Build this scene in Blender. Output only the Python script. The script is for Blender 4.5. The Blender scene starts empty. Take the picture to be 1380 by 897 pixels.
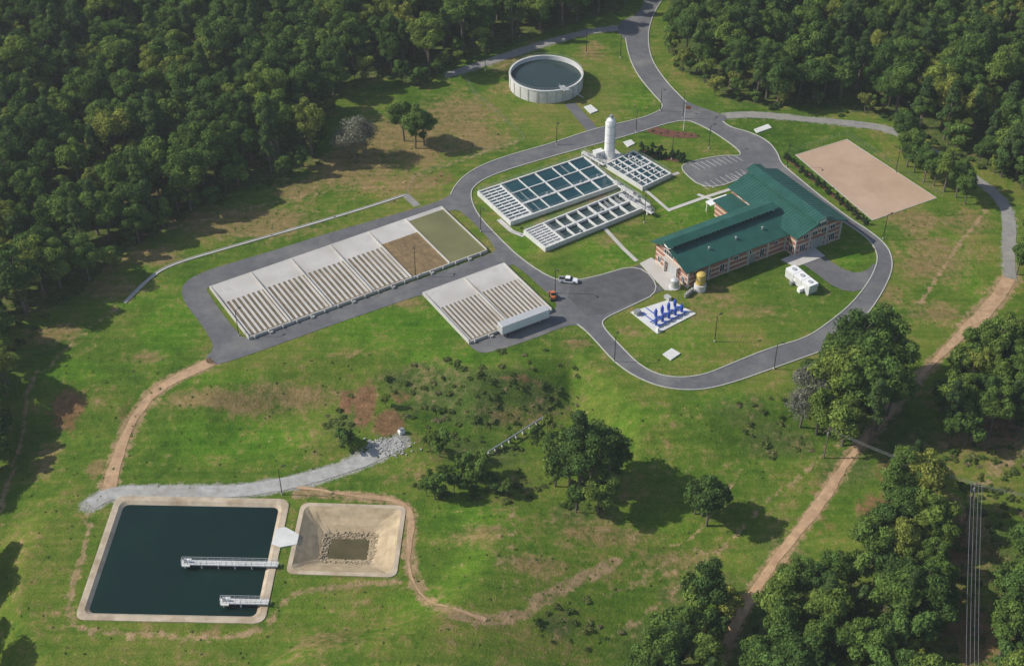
import bpy, math, random
import numpy as np
from mathutils import Vector, Matrix
from mathutils.geometry import tessellate_polygon
R=random.Random(7); rng=np.random.default_rng(5)
CH=250.0; FP=1900.0; PD=math.radians(39); SP,CP=math.sin(PD),math.cos(PD)
scene=bpy.context.scene
# ---------------------------------------------------------------- survey helper: photo bearing -> ground position
def G(u,v,z=0.0):
    x=(u-690)/FP; y=(448.5-v)/FP
    fw=CP+y*SP; dn=SP-y*CP
    k=(CH-z)/dn
    return (x*k, fw*k)
def sm(t):
    t=np.clip(t,0,1); return t*t*(3-2*t)
EDGE=sorted([G(u,v) for u,v in [(-150,520),(0,500),(200,500),(285,520),(400,485),(480,470),(560,468),(640,497),(700,485),(770,465),(860,540),(950,545),(1100,510),(1250,520),(1420,520)]])
ex=np.array([e[0] for e in EDGE]); ey=np.array([e[1] for e in EDGE])
FLATS=[G(240,757,-6)+(36,),G(465,727,-6)+(26,)]
WV=[(R.uniform(.03,.16),R.uniform(0,6.28),R.uniform(0,6.28)) for _ in range(12)]
def hgt(x,y):
    x=np.asarray(x,float); y=np.asarray(y,float)
    d=np.interp(x,ex,ey)-y
    s=sm(d/20)
    n=0
    for k,a,p in WV: n=n+np.sin(k*(x*math.cos(a)+y*math.sin(a))+p)*(.06/k)
    f=sm((d-2)/25)
    for cx,cy,r in FLATS: f=f*sm((np.hypot(x-cx,y-cy)-r)/12)
    return -6*s+n*f
def GT(u,v,dz=0):
    z=0
    for _ in range(8):
        x,y=G(u,v,z+dz); z=float(hgt(x,y))
    return (x,y)
def GT3(u,v):
    x,y=GT(u,v); return Vector((x,y,float(hgt(x,y))))
def chaikin(p,n=2,closed=False):
    p=[tuple(q[:2]) for q in p]
    for _ in range(n):
        o=[]
        L=len(p); rg=range(L if closed else L-1)
        if not closed:o.append(p[0])
        for i in rg:
            a=p[i];b=p[(i+1)%L]
            o.append((a[0]*.75+b[0]*.25,a[1]*.75+b[1]*.25)); o.append((a[0]*.25+b[0]*.75,a[1]*.25+b[1]*.75))
        if not closed:o.append(p[-1])
        p=o
    return p
def resample(p,step):
    out=[p[0]]; 
    for a,b in zip(p,p[1:]):
        L=math.dist(a,b); n=max(1,int(L/step))
        for i in range(1,n+1): out.append((a[0]+(b[0]-a[0])*i/n,a[1]+(b[1]-a[1])*i/n))
    return out
def inside(px,py,poly):
    r=np.zeros(np.shape(px),bool); n=len(poly)
    for i in range(n):
        x1,y1=poly[i][:2]; x2,y2=poly[(i+1)%n][:2]
        if y1==y2: continue
        c=((y1>py)!=(y2>py))&(px<(x2-x1)*(py-y1)/(y2-y1)+x1)
        r^=c
    return r
# ---------------------------------------------------------------- node helper
def N(nt,t,ins=None,**pr):
    n=nt.nodes.new(t)
    for k,v in pr.items(): setattr(n,k,v)
    for k,v in (ins or {}).items():
        s=n.inputs[k]
        if isinstance(v,bpy.types.NodeSocket): nt.links.new(v,s)
        else: s.default_value=v
    return n
def newmat(name):
    m=bpy.data.materials.new(name); m.use_nodes=True; nt=m.node_tree; nt.nodes.clear()
    out=nt.nodes.new('ShaderNodeOutputMaterial'); return m,nt,out
def c4(c): return (c[0],c[1],c[2],1)
def noise(nt,vec,scale,detail=4,rough=.6):
    return N(nt,'ShaderNodeTexNoise',{'Vector':vec,'Scale':scale,'Detail':detail,'Roughness':rough}).outputs['Fac']
def mix(nt,f,a,b,bt='MIX'):
    n=nt.nodes.new('ShaderNodeMix'); n.data_type='RGBA'; n.blend_type=bt
    for s,v in ((n.inputs[0],f),(n.inputs[6],a),(n.inputs[7],b)):
        if isinstance(v,bpy.types.NodeSocket): nt.links.new(v,s)
        else: s.default_value=v if isinstance(v,(int,float)) else c4(v)
    return n.outputs[2]
def mth(nt,op,a,b=0.0,c=None,clamp=False):
    n=nt.nodes.new('ShaderNodeMath'); n.operation=op; n.use_clamp=clamp
    for i,v in enumerate((a,b,c)):
        if v is None: continue
        if isinstance(v,bpy.types.NodeSocket): nt.links.new(v,n.inputs[i])
        else: n.inputs[i].default_value=v
    return n.outputs[0]
def ramp(nt,f,stops):
    n=nt.nodes.new('ShaderNodeValToRGB'); nt.links.new(f,n.inputs[0]); e=n.color_ramp.elements
    e[0].position=stops[0][0]; e[0].color=c4(stops[0][1]); e[1].position=stops[-1][0]; e[1].color=c4(stops[-1][1])
    for p,c in stops[1:-1]:
        k=e.new(p); k.color=c4(c)
    return n.outputs[0]
def mat(name,col,rough=.8,var=.25,scale=.5,bump=.0,metal=0.0,stain=None,stainamt=.5,stainscale=.15):
    m,nt,out=newmat(name)
    g=N(nt,'ShaderNodeNewGeometry').outputs['Position']
    n1=noise(nt,g,scale,6,.65)
    lo=[c*(1-var) for c in col]; hi=[min(.95,c*(1+var)) for c in col]
    c=ramp(nt,n1,[(.3,lo),(.7,hi)])
    if stain:
        n2=noise(nt,g,stainscale,5,.7)
        f=mth(nt,'MULTIPLY',mth(nt,'MULTIPLY_ADD',n2,4,-1.9,True),stainamt)
        c=mix(nt,f,c,stain)
    b=N(nt,'ShaderNodeBsdfPrincipled',{'Base Color':c,'Roughness':rough,'Metallic':metal})
    if bump:
        n3=noise(nt,g,scale*6,3)
        bp=N(nt,'ShaderNodeBump',{'Height':n3,'Strength':bump,'Distance':.1}); nt.links.new(bp.outputs[0],b.inputs['Normal'])
    nt.links.new(b.outputs[0],out.inputs[0]); return m
M={}
M['asphalt']=mat('asphalt',(.11,.11,.118),.9,.18,.35,.3,stain=(.2,.195,.18),stainamt=.85,stainscale=.07)
M['asphalt2']=mat('asphalt_patched',(.08,.08,.085),.9,.2,.4,.3,stain=(.16,.155,.15),stainscale=.12)
M['conc']=mat('concrete',(.5,.48,.45),.85,.12,.4,.2,stain=(.34,.31,.27),stainamt=.85,stainscale=.1)
M['concW']=mat('concrete_white',(.62,.62,.6),.8,.08,.5,.1,stain=(.42,.41,.37),stainamt=.5)
M['concD']=mat('concrete_weathered',(.42,.33,.21),.9,.25,.35,.4,stain=(.28,.2,.11),stainamt=.8,stainscale=.2)
M['rim']=mat('concrete_rim',(.46,.38,.28),.9,.2,.3,.3,stain=(.27,.19,.11),stainamt=.9,stainscale=.16)
M['kerb']=mat('kerb_concrete',(.44,.43,.39),.85,.12,.6)
M['white']=mat('white_paint',(.8,.8,.79),.4,.04,.5)
M['black']=mat('black_metal',(.02,.02,.022),.5,.1)
M['rub']=mat('rubber',(.025,.025,.025),.8,.1)
M['glass']=mat('dark_glass',(.03,.04,.05),.12,.2,1)
M['steel']=mat('galvanised_steel',(.45,.46,.47),.45,.1,1,metal=.6)
M['alu']=mat('aluminium_rail',(.55,.55,.55),.4,.1,1,metal=.3)
M['blue']=mat('blue_paint',(.02,.08,.42),.35,.12,1)
M['yellow']=mat('yellow_paint',(.55,.4,.1),.5,.12,1)
M['orange']=mat('orange_paint',(.5,.15,.05),.5,.12,1)
M['wood']=mat('weathered_wood',(.16,.12,.09),.9,.2,1)
M['sedb']=mat('brown_sediment',(.2,.135,.06),.9,.35,.6,.4,stain=(.1,.065,.03),stainamt=.8,stainscale=.35)
M['sand']=mat('bed_sand',(.14,.11,.07),.95,.3,.5,.3,stain=(.28,.235,.165),stainamt=.7,stainscale=.08)
M['pad']=mat('dirt_pad_soil',(.42,.29,.2),.95,.1,.15,.3,stain=(.5,.37,.27),stainamt=.6,stainscale=.05)
M['mulch']=mat('mulch',(.13,.05,.03),.95,.25,1)
M['gravel']=mat('gravel',(.36,.355,.34),.95,.25,.5,.4,stain=(.25,.23,.19),stainamt=.8,stainscale=.12)
M['gravel2']=mat('worn_gravel',(.24,.23,.215),.95,.2,.5,.4,stain=(.32,.3,.25),stainamt=.7,stainscale=.12)
M['dirt']=mat('dirt',(.42,.275,.16),.95,.28,.5,.4,stain=(.28,.165,.09),stainamt=.8,stainscale=.15)
M['rock']=mat('riprap',(.36,.29,.19),.95,.3,.8,.4)
M['bark']=mat('bark',(.14,.115,.09),.95,.3,1)
def watermat(name,a,b,rough=.06,scale=.05):
    m,nt,out=newmat(name)
    g=N(nt,'ShaderNodeNewGeometry').outputs['Position']
    c=ramp(nt,noise(nt,g,scale,4),[(.35,a),(.65,b)])
    p=N(nt,'ShaderNodeBsdfPrincipled',{'Base Color':c,'Roughness':rough,'IOR':1.33})
    bp=N(nt,'ShaderNodeBump',{'Height':noise(nt,g,1.2,3),'Strength':.12,'Distance':.05}); nt.links.new(bp.outputs[0],p.inputs['Normal'])
    nt.links.new(p.outputs[0],out.inputs[0]); return m
M['water']=watermat('pond_water',(.003,.016,.014),(.006,.023,.018))
M['waterB']=watermat('basin_water',(.01,.045,.06),(.02,.065,.075),.1,.1)
M['waterT']=watermat('tank_water',(.02,.042,.042),(.035,.055,.055),.08)
M['waterG']=watermat('algae_water',(.14,.14,.06),(.19,.18,.08),.3,.08)
M['waterM']=watermat('muddy_water',(.08,.07,.03),(.11,.09,.045),.2,.2)
m,nt,out=newmat('green_metal_roof')
g=N(nt,'ShaderNodeNewGeometry').outputs['Position']
c=ramp(nt,noise(nt,g,.25,5),[(.3,(.014,.08,.06)),(.7,(.028,.115,.09))])
p=N(nt,'ShaderNodeBsdfPrincipled',{'Base Color':c,'Roughness':.42,'Metallic':.1}); nt.links.new(p.outputs[0],out.inputs[0]); M['roof']=m
m,nt,out=newmat('banded_brick')
g=N(nt,'ShaderNodeTexCoord').outputs['Object']
sp=N(nt,'ShaderNodeSeparateXYZ',{0:g})
fr=mth(nt,'FRACT',mth(nt,'MULTIPLY',sp.outputs[2],1/1.7))
band=mth(nt,'LESS_THAN',fr,.3)
bc=ramp(nt,noise(nt,g,1.2,6),[(.3,(.27,.115,.08)),(.7,(.37,.17,.12))])
cc=mix(nt,band,bc,(.6,.5,.4))
p=N(nt,'ShaderNodeBsdfPrincipled',{'Base Color':cc,'Roughness':.85}); nt.links.new(p.outputs[0],out.inputs[0]); M['brick']=m
def leafmat(name,stops,tr=.3):
    m,nt,out=newmat(name)
    oi=N(nt,'ShaderNodeObjectInfo').outputs['Random']
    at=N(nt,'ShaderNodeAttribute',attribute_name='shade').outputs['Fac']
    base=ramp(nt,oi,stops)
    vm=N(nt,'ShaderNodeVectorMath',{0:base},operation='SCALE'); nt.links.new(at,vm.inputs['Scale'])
    d=N(nt,'ShaderNodeBsdfDiffuse',{'Color':vm.outputs[0]})
    t=N(nt,'ShaderNodeBsdfTranslucent',{'Color':vm.outputs[0]})
    mx=N(nt,'ShaderNodeMixShader',{0:tr,1:d.outputs[0],2:t.outputs[0]})
    nt.links.new(mx.outputs[0],out.inputs[0]); return m
M['leaf']=leafmat('broadleaf_foliage',[(0,(.07,.125,.035)),(.35,(.1,.17,.04)),(.7,(.135,.21,.045)),(.88,(.185,.245,.05)),(1,(.26,.28,.06))])
M['needle']=leafmat('pine_foliage',[(0,(.06,.105,.04)),(.5,(.085,.14,.045)),(1,(.12,.185,.05))])
M['conif']=leafmat('conifer_shrub_foliage',[(0,(.035,.075,.03)),(1,(.06,.11,.04))])
M['bushleaf']=leafmat('shrub_foliage',[(0,(.075,.13,.035)),(.5,(.11,.175,.04)),(1,(.17,.21,.055))])
M['scrubleaf']=leafmat('scrub_foliage',[(0,(.09,.13,.035)),(.5,(.13,.175,.045)),(.8,(.17,.2,.06)),(1,(.25,.22,.12))])
M['bare']=leafmat('sparse_twigs',[(0,(.2,.2,.16)),(1,(.26,.26,.19))])
M['weed']=leafmat('weed_foliage',[(0,(.12,.19,.04)),(.5,(.17,.24,.05)),(.85,(.22,.27,.07)),(1,(.3,.28,.12))])
# ---------------------------------------------------------------- frames / mesh builder
class Fr:
    def __init__(s,o,ang,z=0): s.o=o; s.c=math.cos(ang); s.s=math.sin(ang); s.z=z; s.ang=ang
    def P(s,x,y,z=0): return (s.o[0]+x*s.c-y*s.s, s.o[1]+x*s.s+y*s.c, s.z+z)
def frame3(A,B,D,z=0):
    a,b,d=[G(*q,z) for q in (A,B,D)]
    L=math.dist(a,b); W=math.dist(a,d)
    a1=math.atan2(b[1]-a[1],b[0]-a[0]); a2=math.atan2(d[1]-a[1],d[0]-a[0])-math.pi/2
    return Fr(a,(a1+a2)/2,0),L,W
class MB:
    def __init__(s): s.v=[];s.f=[];s.mi=[];s.mats=[]
    def m(s,k):
        if k not in s.mats: s.mats.append(k)
        return s.mats.index(k)
    def add(s,vs,fs,k):
        o=len(s.v); s.v+= [tuple(q) for q in vs]; i=s.m(k)
        for f in fs: s.f.append([o+j for j in f]); s.mi.append(i)
    def box(s,fr,x0,x1,y0,y1,z0,z1,k):
        p=[fr.P(x,y,z) for z in (z0,z1) for x,y in ((x0,y0),(x1,y0),(x1,y1),(x0,y1))]
        s.add(p,[(3,2,1,0),(4,5,6,7),(0,1,5,4),(1,2,6,5),(2,3,7,6),(3,0,4,7)],k)
    def hexa(s,p,k): s.add(p,[(3,2,1,0),(4,5,6,7),(0,1,5,4),(1,2,6,5),(2,3,7,6),(3,0,4,7)],k)
    def prism(s,poly,z0,z1,k):
        n=len(poly); s.add([(x,y,z0) for x,y in poly]+[(x,y,z1) for x,y in poly],[tuple(range(n,2*n))]+[(i,(i+1)%n,n+(i+1)%n,n+i) for i in range(n)],k)
    def tube(s,a,b,r0,r1,k,n=8):
        a=Vector(a);b=Vector(b);d=(b-a).normalized(); u=d.orthogonal().normalized(); w=d.cross(u)
        vs=[];
        for c,r in ((a,r0),(b,r1)):
            for i in range(n):
                t=2*math.pi*i/n; vs.append(c+u*(r*math.cos(t))+w*(r*math.sin(t)))
        s.add(vs,[(i,(i+1)%n,n+(i+1)%n,n+i) for i in range(n)]+[tuple(range(n))[::-1],tuple(range(n,2*n))],k)
    def lathe(s,c,prof,k,n=24):
        vs=[];m=len(prof)
        for r,z in prof:
            for i in range(n):
                t=2*math.pi*i/n; vs.append((c[0]+r*math.cos(t),c[1]+r*math.sin(t),c[2]+z))
        fs=[(j*n+i,j*n+(i+1)%n,(j+1)*n+(i+1)%n,(j+1)*n+i) for j in range(m-1) for i in range(n)]
        s.add(vs,fs,k)
    def obj(s,name,parent=None,smooth=False,origin=None,coll=None):
        me=bpy.data.meshes.new(name)
        a=np.array(s.v)
        if origin is None: origin=((a[:,0].min()+a[:,0].max())/2,(a[:,1].min()+a[:,1].max())/2,a[:,2].min())
        me.from_pydata([tuple(q) for q in a-np.array(origin)],[],s.f)
        for k in s.mats: me.materials.append(M[k])
        me.polygons.foreach_set('material_index',s.mi)
        if smooth: me.polygons.foreach_set('use_smooth',[True]*len(s.f))
        o=bpy.data.objects.new(name,me); o.location=origin
        (coll or scene.collection).objects.link(o)
        if parent:
            o.parent=parent; o.location=Vector(origin)-parent.location
        return o
def railing(mb,pts,h=1.1,step=2.0,k='alu',r=.04):
    for a,b in zip(pts,pts[1:]):
        a=Vector(a);b=Vector(b);L=(b-a).length;n=max(1,int(L/step))
        for i in range(n+1):
            q=a.lerp(b,i/n); mb.tube(q,q+Vector((0,0,h)),r,r,k,4)
        for hh in (h,h*.5): mb.tube(a+Vector((0,0,hh)),b+Vector((0,0,hh)),r,r,k,4)
# ---------------------------------------------------------------- layout polygons
outA=[(880,-30),(868,0),(862,18),(838,28),(828,42)]
outB=[(843,52),(847,75),(858,100),(880,127),(892,139),(893,147),(875,156),(850,163),(805,173),(780,181),(735,196),(690,208),(650,222),(625,237),(612,252),(607,263)]
outC=[(590,272),(560,281),(500,298),(440,315),(380,334),(320,352),(280,364),(252,377),(243,392),(250,410),(270,435),(285,458),(288,470),(276,483),(281,493),(310,487),(370,466),(430,444),(500,420),(560,399),(574,397),(630,463),(645,476),(665,474),(720,456),(760,440)]
outD=[(778,437),(790,446),(805,462),(830,490),(862,511),(900,524),(945,526),(990,515),(1040,497),(1085,481),(1115,470),(1155,440),(1183,405),(1201,370),(1203,350),(1195,330),(1170,310),(1150,298),(1110,268),(1070,235),(1052,220),(1048,206),(1035,190),(1010,178),(985,172),(974,164)]
outE=[(984,158),(960,150)]
outF=[(925,138),(900,113),(882,88),(875,70),(873,45),(880,20),(892,0),(905,-20)]
outG=[(905,-30),(1000,-90),(980,-110)]
hole1=[(633,262),(640,249),(665,235),(720,218),(780,201),(850,182),(900,166),(925,162),(940,167),(965,180),(997,203),(998,211),(975,209),(924,219),(916,229),(953,258),(1012,236),(1028,226),(1048,236),(1100,277),(1143,303),(1168,320),(1180,335),(1183,350),(1177,368),(1165,388),(1145,412),(1112,438),(1085,456),(1040,468),(990,488),(945,507),(900,509),(865,495),(835,465),(812,440),(812,430),(845,415),(893,392),(862,355),(800,374),(760,380),(735,371),(700,347),(672,320),(642,288)]
hole2=[(276,390),(285,386),(608,282),(624,285),(671,335),(660,343),(337,457),(322,452)]
hole3=[(683,357),(696,357),(751,407),(748,418),(740,418)]
def W(l): return [G(*p) for p in l]
ASPH_OUT=chaikin(W(outA+outB+outC+outD+outE+outF+outG),2,True)
HOLES=[chaikin(W(h),2,True) for h in (hole1,)]+[chaikin(W(h),1,True) for h in (hole2,hole3)]
mb=MB()
loops=[[Vector((x,y,0)) for x,y in l] for l in [ASPH_OUT]+HOLES]
tri=tessellate_polygon(loops); flat=[v for l in loops for v in l]
mb.add([(v.x,v.y,.06) for v in flat],tri,'asphalt')
mb.obj('asphalt_road')
def ribbon(mb,pts,w,z,k,rag=0,drape=True,step=1.6,h=0):
    pts=resample(pts,step); n=len(pts); vs=[]
    ph=R.uniform(0,9)
    for i,(x,y) in enumerate(pts):
        a=pts[max(0,i-1)];b=pts[min(n-1,i+1)]; dx,dy=b[0]-a[0],b[1]-a[1];L=math.hypot(dx,dy) or 1
        nx,ny=-dy/L,dx/L
        wl=w/2+rag*(math.sin(i*.31+ph)+R.uniform(-.5,.5))*.5; wr=w/2+rag*(math.sin(i*.23+ph*2)+R.uniform(-.5,.5))*.5
        for sgn,ww in ((1,wl),(.33,wl),(-.33,wr),(-1,wr)):
            X,Y=x+nx*ww*sgn,y+ny*ww*sgn
            vs.append((X,Y,(float(hgt(X,Y)) if drape else 0)+z))
    mb.add(vs,[(4*i+j,4*i+4+j,4*i+5+j,4*i+1+j) for i in range(n-1) for j in range(3)],k)
def kerbline(mb,pts,w=.3,h=.14,closed=False,z=.0):
    if closed: pts=pts+[pts[0]]
    n=len(pts);vs=[]
    for i,(x,y) in enumerate(pts):
        if closed and i in (0,n-1): a=pts[-2];b=pts[1]
        else: a=pts[max(0,i-1)];b=pts[min(n-1,i+1)]
        dx,dy=b[0]-a[0],b[1]-a[1];L=math.hypot(dx,dy) or 1; nx,ny=-dy/L*w/2,dx/L*w/2
        vs+=[(x+nx,y+ny,z),(x+nx,y+ny,z+.06+h),(x-nx,y-ny,z+.06+h),(x-nx,y-ny,z)]
    mb.add(vs,[(4*i+j,4*i+4+j,4*i+5+j,4*i+1+j) for i in range(n-1) for j in range(3)],'kerb')
mb=MB()
for s in (outB,outD,outF): kerbline(mb,chaikin(W(s),2))
kerbline(mb,HOLES[0],closed=True)
mb.obj('kerb')
mb=MB()
mb.prism(chaikin(W([(1180,352),(1168,366),(1146,368),(1118,352),(1100,338),(1072,350),(1092,362),(1128,390),(1160,394),(1182,372)][::-1]),1,True),.0,.095,'asphalt')
mb.obj('service_driveway')
mb=MB(); ribbon(mb,W([(800,177),(782,156),(768,140)]),4,.09,'asphalt',drape=False); mb.obj('tank_driveway')
mb=MB(); mb.prism(W([(770,384),(862,357),(894,391),(812,424),(790,425),(765,400)][::-1]),.0,.075,'asphalt2')
mb.obj('asphalt_yard')
mb=MB()
def pline(a,b,w=.13,z=.085):
    a=G(*a);b=G(*b);L=math.dist(a,b);f=Fr(a,math.atan2(b[1]-a[1],b[0]-a[0]))
    mb.add([f.P(0,-w/2,z),f.P(L,-w/2,z),f.P(L,w/2,z),f.P(0,w/2,z)],[(0,1,2,3)],'concW')
for i in range(9):
    t=i/8; u=930+t*58; v=221-t*12; pline((u,v),(u+13,v+8))
for i in range(9):
    t=i/8; u=955+t*55; v=256-t*19; pline((u,v),(u-12,v-8))
for i in range(4): pline((985+i*5,238-i*1.7),(997+i*5,245-i*1.7))
mb.obj('parking_stall_markings')
# ---------------------------------------------------------------- gravel & dirt roads
def TW(l): return [GT(*p) for p in l]
GR=[([(122,680),(150,663),(240,663),(330,661),(400,650),(460,632),(505,612),(540,594)],4.4,'gravel'),
    ([(832,38),(790,43),(740,57),(690,73),(640,90),(606,100)],4.0,'gravel2'),
    ([(978,156),(1020,154),(1080,160),(1140,166),(1200,173),(1250,200),(1300,232),(1345,262),(1362,290),(1358,340),(1362,375)],3.8,'gravel2')]
mb=MB()
for p,w,k in GR: ribbon(mb,chaikin(TW(p),2),w,.07,k,.5)
mb.obj('gravel_road')
DT=[([(287,486),(240,508),(195,540),(170,580),(152,632),(146,662)],3.0),
    ([(395,656),(470,666),(538,672),(556,695),(549,740),(552,780),(590,818),(655,836)],1.1),
    ([(1362,375),(1345,400),(1300,446)],4.0),
    ([(1236,512),(1185,570),(1140,620),(1095,695),(1020,785),(985,850),(955,930)],2.4),
    ([(1300,446),(1265,480),(1236,512)],2.2)]
mb=MB()
for p,w in DT: ribbon(mb,chaikin(TW(p),2),w,.06,'dirt',.8)
mb.obj('dirt_track')
# ---------------------------------------------------------------- GROUND
def axis(f0,f1,st,far):
    a=list(np.arange(f0,f1+.01,st)); 
    d=st; x=f1
    while x<far: d*=1.35; x+=d; a.append(x)
    d=st; x=f0; b=[]
    while x>-far: d*=1.35; x-=d; b.append(x)
    return np.array(b[::-1]+a)
xs=axis(-255,255,1.1,4000); ys=axis(150,550,1.1,4000)
X,Y=np.meshgrid(xs,ys); Z=hgt(X,Y)
Z=Z-.02
pf,PL,PWd=frame3((100,835),(355,847),(150,668),-6)
pf.z=-6
sf,SL,SW=frame3((385,773),(534,780),(404,677),-6); sf.z=-6
def cav(fr,L,Wd,ins,dep):
    global Z
    poly=[fr.P(x,y)[:2] for x,y in ((ins,ins),(L-ins,ins),(L-ins,Wd-ins),(ins,Wd-ins))]
    Z=np.where(inside(X,Y,poly),Z-dep,Z)
cav(pf,PL,PWd,1.5,6); cav(sf,SL,SW,1.5,8)
m1=np.zeros(X.shape+(4,)); m2=np.zeros(X.shape+(4,))
def blob(a,ch,u,v,ru,rv,s):
    cx,cy=GT(u,v); x2,_=GT(u+ru,v); _,y2=GT(u,v-rv); rx=x2-cx; ry=abs(y2-cy)
    d=np.hypot((X-cx)/rx,(Y-cy)/ry); a[...,ch]=np.maximum(a[...,ch],s*(1-sm((d-.3)/1.1)))
def pline_mask(a,ch,pts,w,s):
    pts=chaikin(TW(pts),1); d=np.full(X.shape,1e9)
    for p,q in zip(pts,pts[1:]):
        dx,dy=q[0]-p[0],q[1]-p[1]; L2=dx*dx+dy*dy+1e-9
        t=np.clip(((X-p[0])*dx+(Y-p[1])*dy)/L2,0,1); d=np.minimum(d,np.hypot(X-p[0]-t*dx,Y-p[1]-t*dy))
    a[...,ch]=np.maximum(a[...,ch],s*(1-sm((d-w*.3)/(w*.5))))
for b in [(540,190,85,38,.72),(620,160,55,34,.72),(480,230,70,28,.68),(330,300,110,24,.66),(645,190,45,18,.7),(210,345,45,14,.68),(400,255,40,18,.62),(560,245,40,15,.58),
  (150,390,50,14,.62),(300,538,90,15,.68),(390,533,80,18,.68),(200,480,25,9,.55),(540,408,32,7,.62),(80,450,45,20,.52),
  (1260,350,50,35,.64),(1230,300,45,20,.62),(1300,300,40,20,.58),(1340,590,70,30,.7),(1290,720,45,60,.7),(1310,850,50,60,.65),(780,462,20,8,.62),(850,445,20,8,.5),
  (700,90,40,15,.5),(800,70,20,15,.52),(1020,420,40,10,.5),(820,720,70,15,.55),(640,720,40,15,.52),(280,853,20,6,.85),(480,475,30,6,.45),(1250,420,50,20,.52),(130,630,14,14,.8),(200,270,60,25,.4),
  (830,320,30,10,.4),(960,400,40,15,.4),(1200,400,20,15,.45),(900,760,60,20,.5),(60,620,20,40,.45),(440,860,60,12,.48),(720,760,50,15,.5),(930,420,30,10,.45),(800,265,22,8,.75),(680,120,20,10,.45),(1180,280,30,12,.4),(560,640,30,12,.5),(690,560,40,14,.5)]: blob(m1,0,*b)
for b in [(530,440,110,32,.95),(230,440,50,50,.95),(310,595,120,45,.85),(600,480,80,18,.9),(820,340,60,28,.9),(930,285,60,25,.9),(1140,340,35,22,.95),(1000,545,80,18,.85),(640,240,40,10,.6),(900,450,80,40,.6),
  (1220,260,30,20,.6),(870,240,40,20,.75),(700,330,30,20,.85),(180,400,60,20,.7),(260,380,40,10,.7),(860,130,30,25,.6),(620,770,50,40,.6),(420,820,80,40,.5),(100,500,60,20,.75),(300,510,100,15,.6),(900,700,80,40,.45),(1300,360,20,60,.75),(820,600,60,20,.5),(650,700,60,30,.65),(560,810,60,30,.6),(860,560,50,20,.65),(600,700,40,30,.65)]: blob(m1,1,*b)
for b in [(620,535,105,46,.78),(700,525,80,34,.74),(560,515,65,30,.7),(470,565,34,32,.7),(1010,555,80,30,.6),(1045,590,60,40,.7),(650,610,85,28,.72),(700,650,50,18,.5),(1150,640,50,40,.7),(780,690,50,20,.5),(1220,600,60,60,.8),(950,800,80,30,.6),(1050,750,50,40,.6),(1100,850,140,90,.95),(1220,760,60,90,.95),(900,880,90,60,.85),(1370,800,40,120,.9),(1330,540,70,60,.9),(750,840,40,20,.65)]: blob(m1,2,*b)
for b in [(492,550,16,40,1.15),(524,570,24,20,1.1),(468,545,12,24,.8),(540,535,18,10,.75),(700,510,30,8,.6),(90,555,28,40,.74),(1180,690,34,32,.75),(1280,720,40,50,.75),(1350,570,50,30,.7),(1310,850,50,60,.65),(1200,640,25,30,.6),(170,560,12,30,.62),(600,240,30,10,.45),(1050,770,30,30,.5),(1110,690,20,40,.5)]: blob(m2,2,*b)
for p,w,s in [([(400,664),(538,672),(556,695),(549,740),(560,790),(600,826),(655,838),(710,825)],3.2,.8),([(128,676),(112,740),(90,825),(105,850),(200,855),(290,860),(358,850),(385,800),(450,790),(540,782)],1.8,.65),
  ([(720,812),(770,785),(830,757)],3.2,.7),([(690,680),(688,740),(705,805)],1.2,.42),([(675,680),(673,740),(680,800)],1.2,.4),([(730,700),(840,720),(960,745)],1.2,.38),([(820,800),(900,770),(960,760)],1.5,.42),
  ([(840,850),(930,780),(1010,700),(1090,630),(1160,570)],1.6,.42),([(1330,282),(1280,345),(1240,410)],1.3,.7),([(1010,620),(960,690),(900,760),(840,790)],1.2,.4),([(0,690),(30,560),(50,500)],1.2,.7),([(180,320),(300,290),(420,260),(520,250)],1.5,.45),([(530,250),(620,215),(700,190)],1.5,.45),([(1290,700),(1330,640),(1380,610)],3,.5),([(60,500),(110,450),(180,400)],1.5,.45),([(330,470),(420,440),(530,405)],1.2,.42)]: pline_mask(m2,0,p,w,s)
for p,w in DT: pline_mask(m2,0,p,w*1.6,.8)
for p,w,k in GR: pline_mask(m2,1,p,w*1.25,.85 if k=='gravel' else .6)
F1=[(-420,470),(-60,432),(0,428),(60,418),(110,395),(150,350),(215,312),(262,282),(335,250),(395,240),(428,215),(418,180),(440,150),(470,110),(520,105),(575,118),(600,84),(690,62),(780,30),(835,16),(862,-10),(880,-60),(700,-290),(-400,-250),(-900,100)]
F2=[(896,60),(915,92),(950,112),(990,138),(1060,143),(1200,155),(1270,200),(1330,228),(1400,262),(1560,300),(1900,200),(1900,-200),(1000,-290),(905,-40)]
FW1=[G(*p) for p in F1]; FW2=[G(*p) for p in F2]
for f in (FW1,FW2): m1[...,2]=np.where(inside(X,Y,f),1.0,m1[...,2])
me=bpy.data.meshes.new('ground')
ny,nx=X.shape
me.vertices.add(nx*ny); me.vertices.foreach_set('co',np.stack([X,Y,Z],-1).astype(np.float32).ravel())
idx=np.arange(nx*ny).reshape(ny,nx)
q=np.stack([idx[:-1,:-1],idx[:-1,1:],idx[1:,1:],idx[1:,:-1]],-1).reshape(-1,4)
me.loops.add(q.size); me.polygons.add(len(q)); me.loops.foreach_set('vertex_index',q.ravel().astype(np.int32))
me.polygons.foreach_set('loop_start',(np.arange(len(q))*4).astype(np.int32)); me.update()
me.polygons.foreach_set('use_smooth',[True]*len(q))
for nm,a in (('m1',m1),('m2',m2)):
    a[...,3]=1; at=me.color_attributes.new(nm,'FLOAT_COLOR','POINT'); at.data.foreach_set('color',a.astype(np.float32).ravel())
go=bpy.data.objects.new('ground',me); scene.collection.objects.link(go)
m,nt,out=newmat('grass_and_soil')
g=N(nt,'ShaderNodeNewGeometry').outputs['Position']
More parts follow.
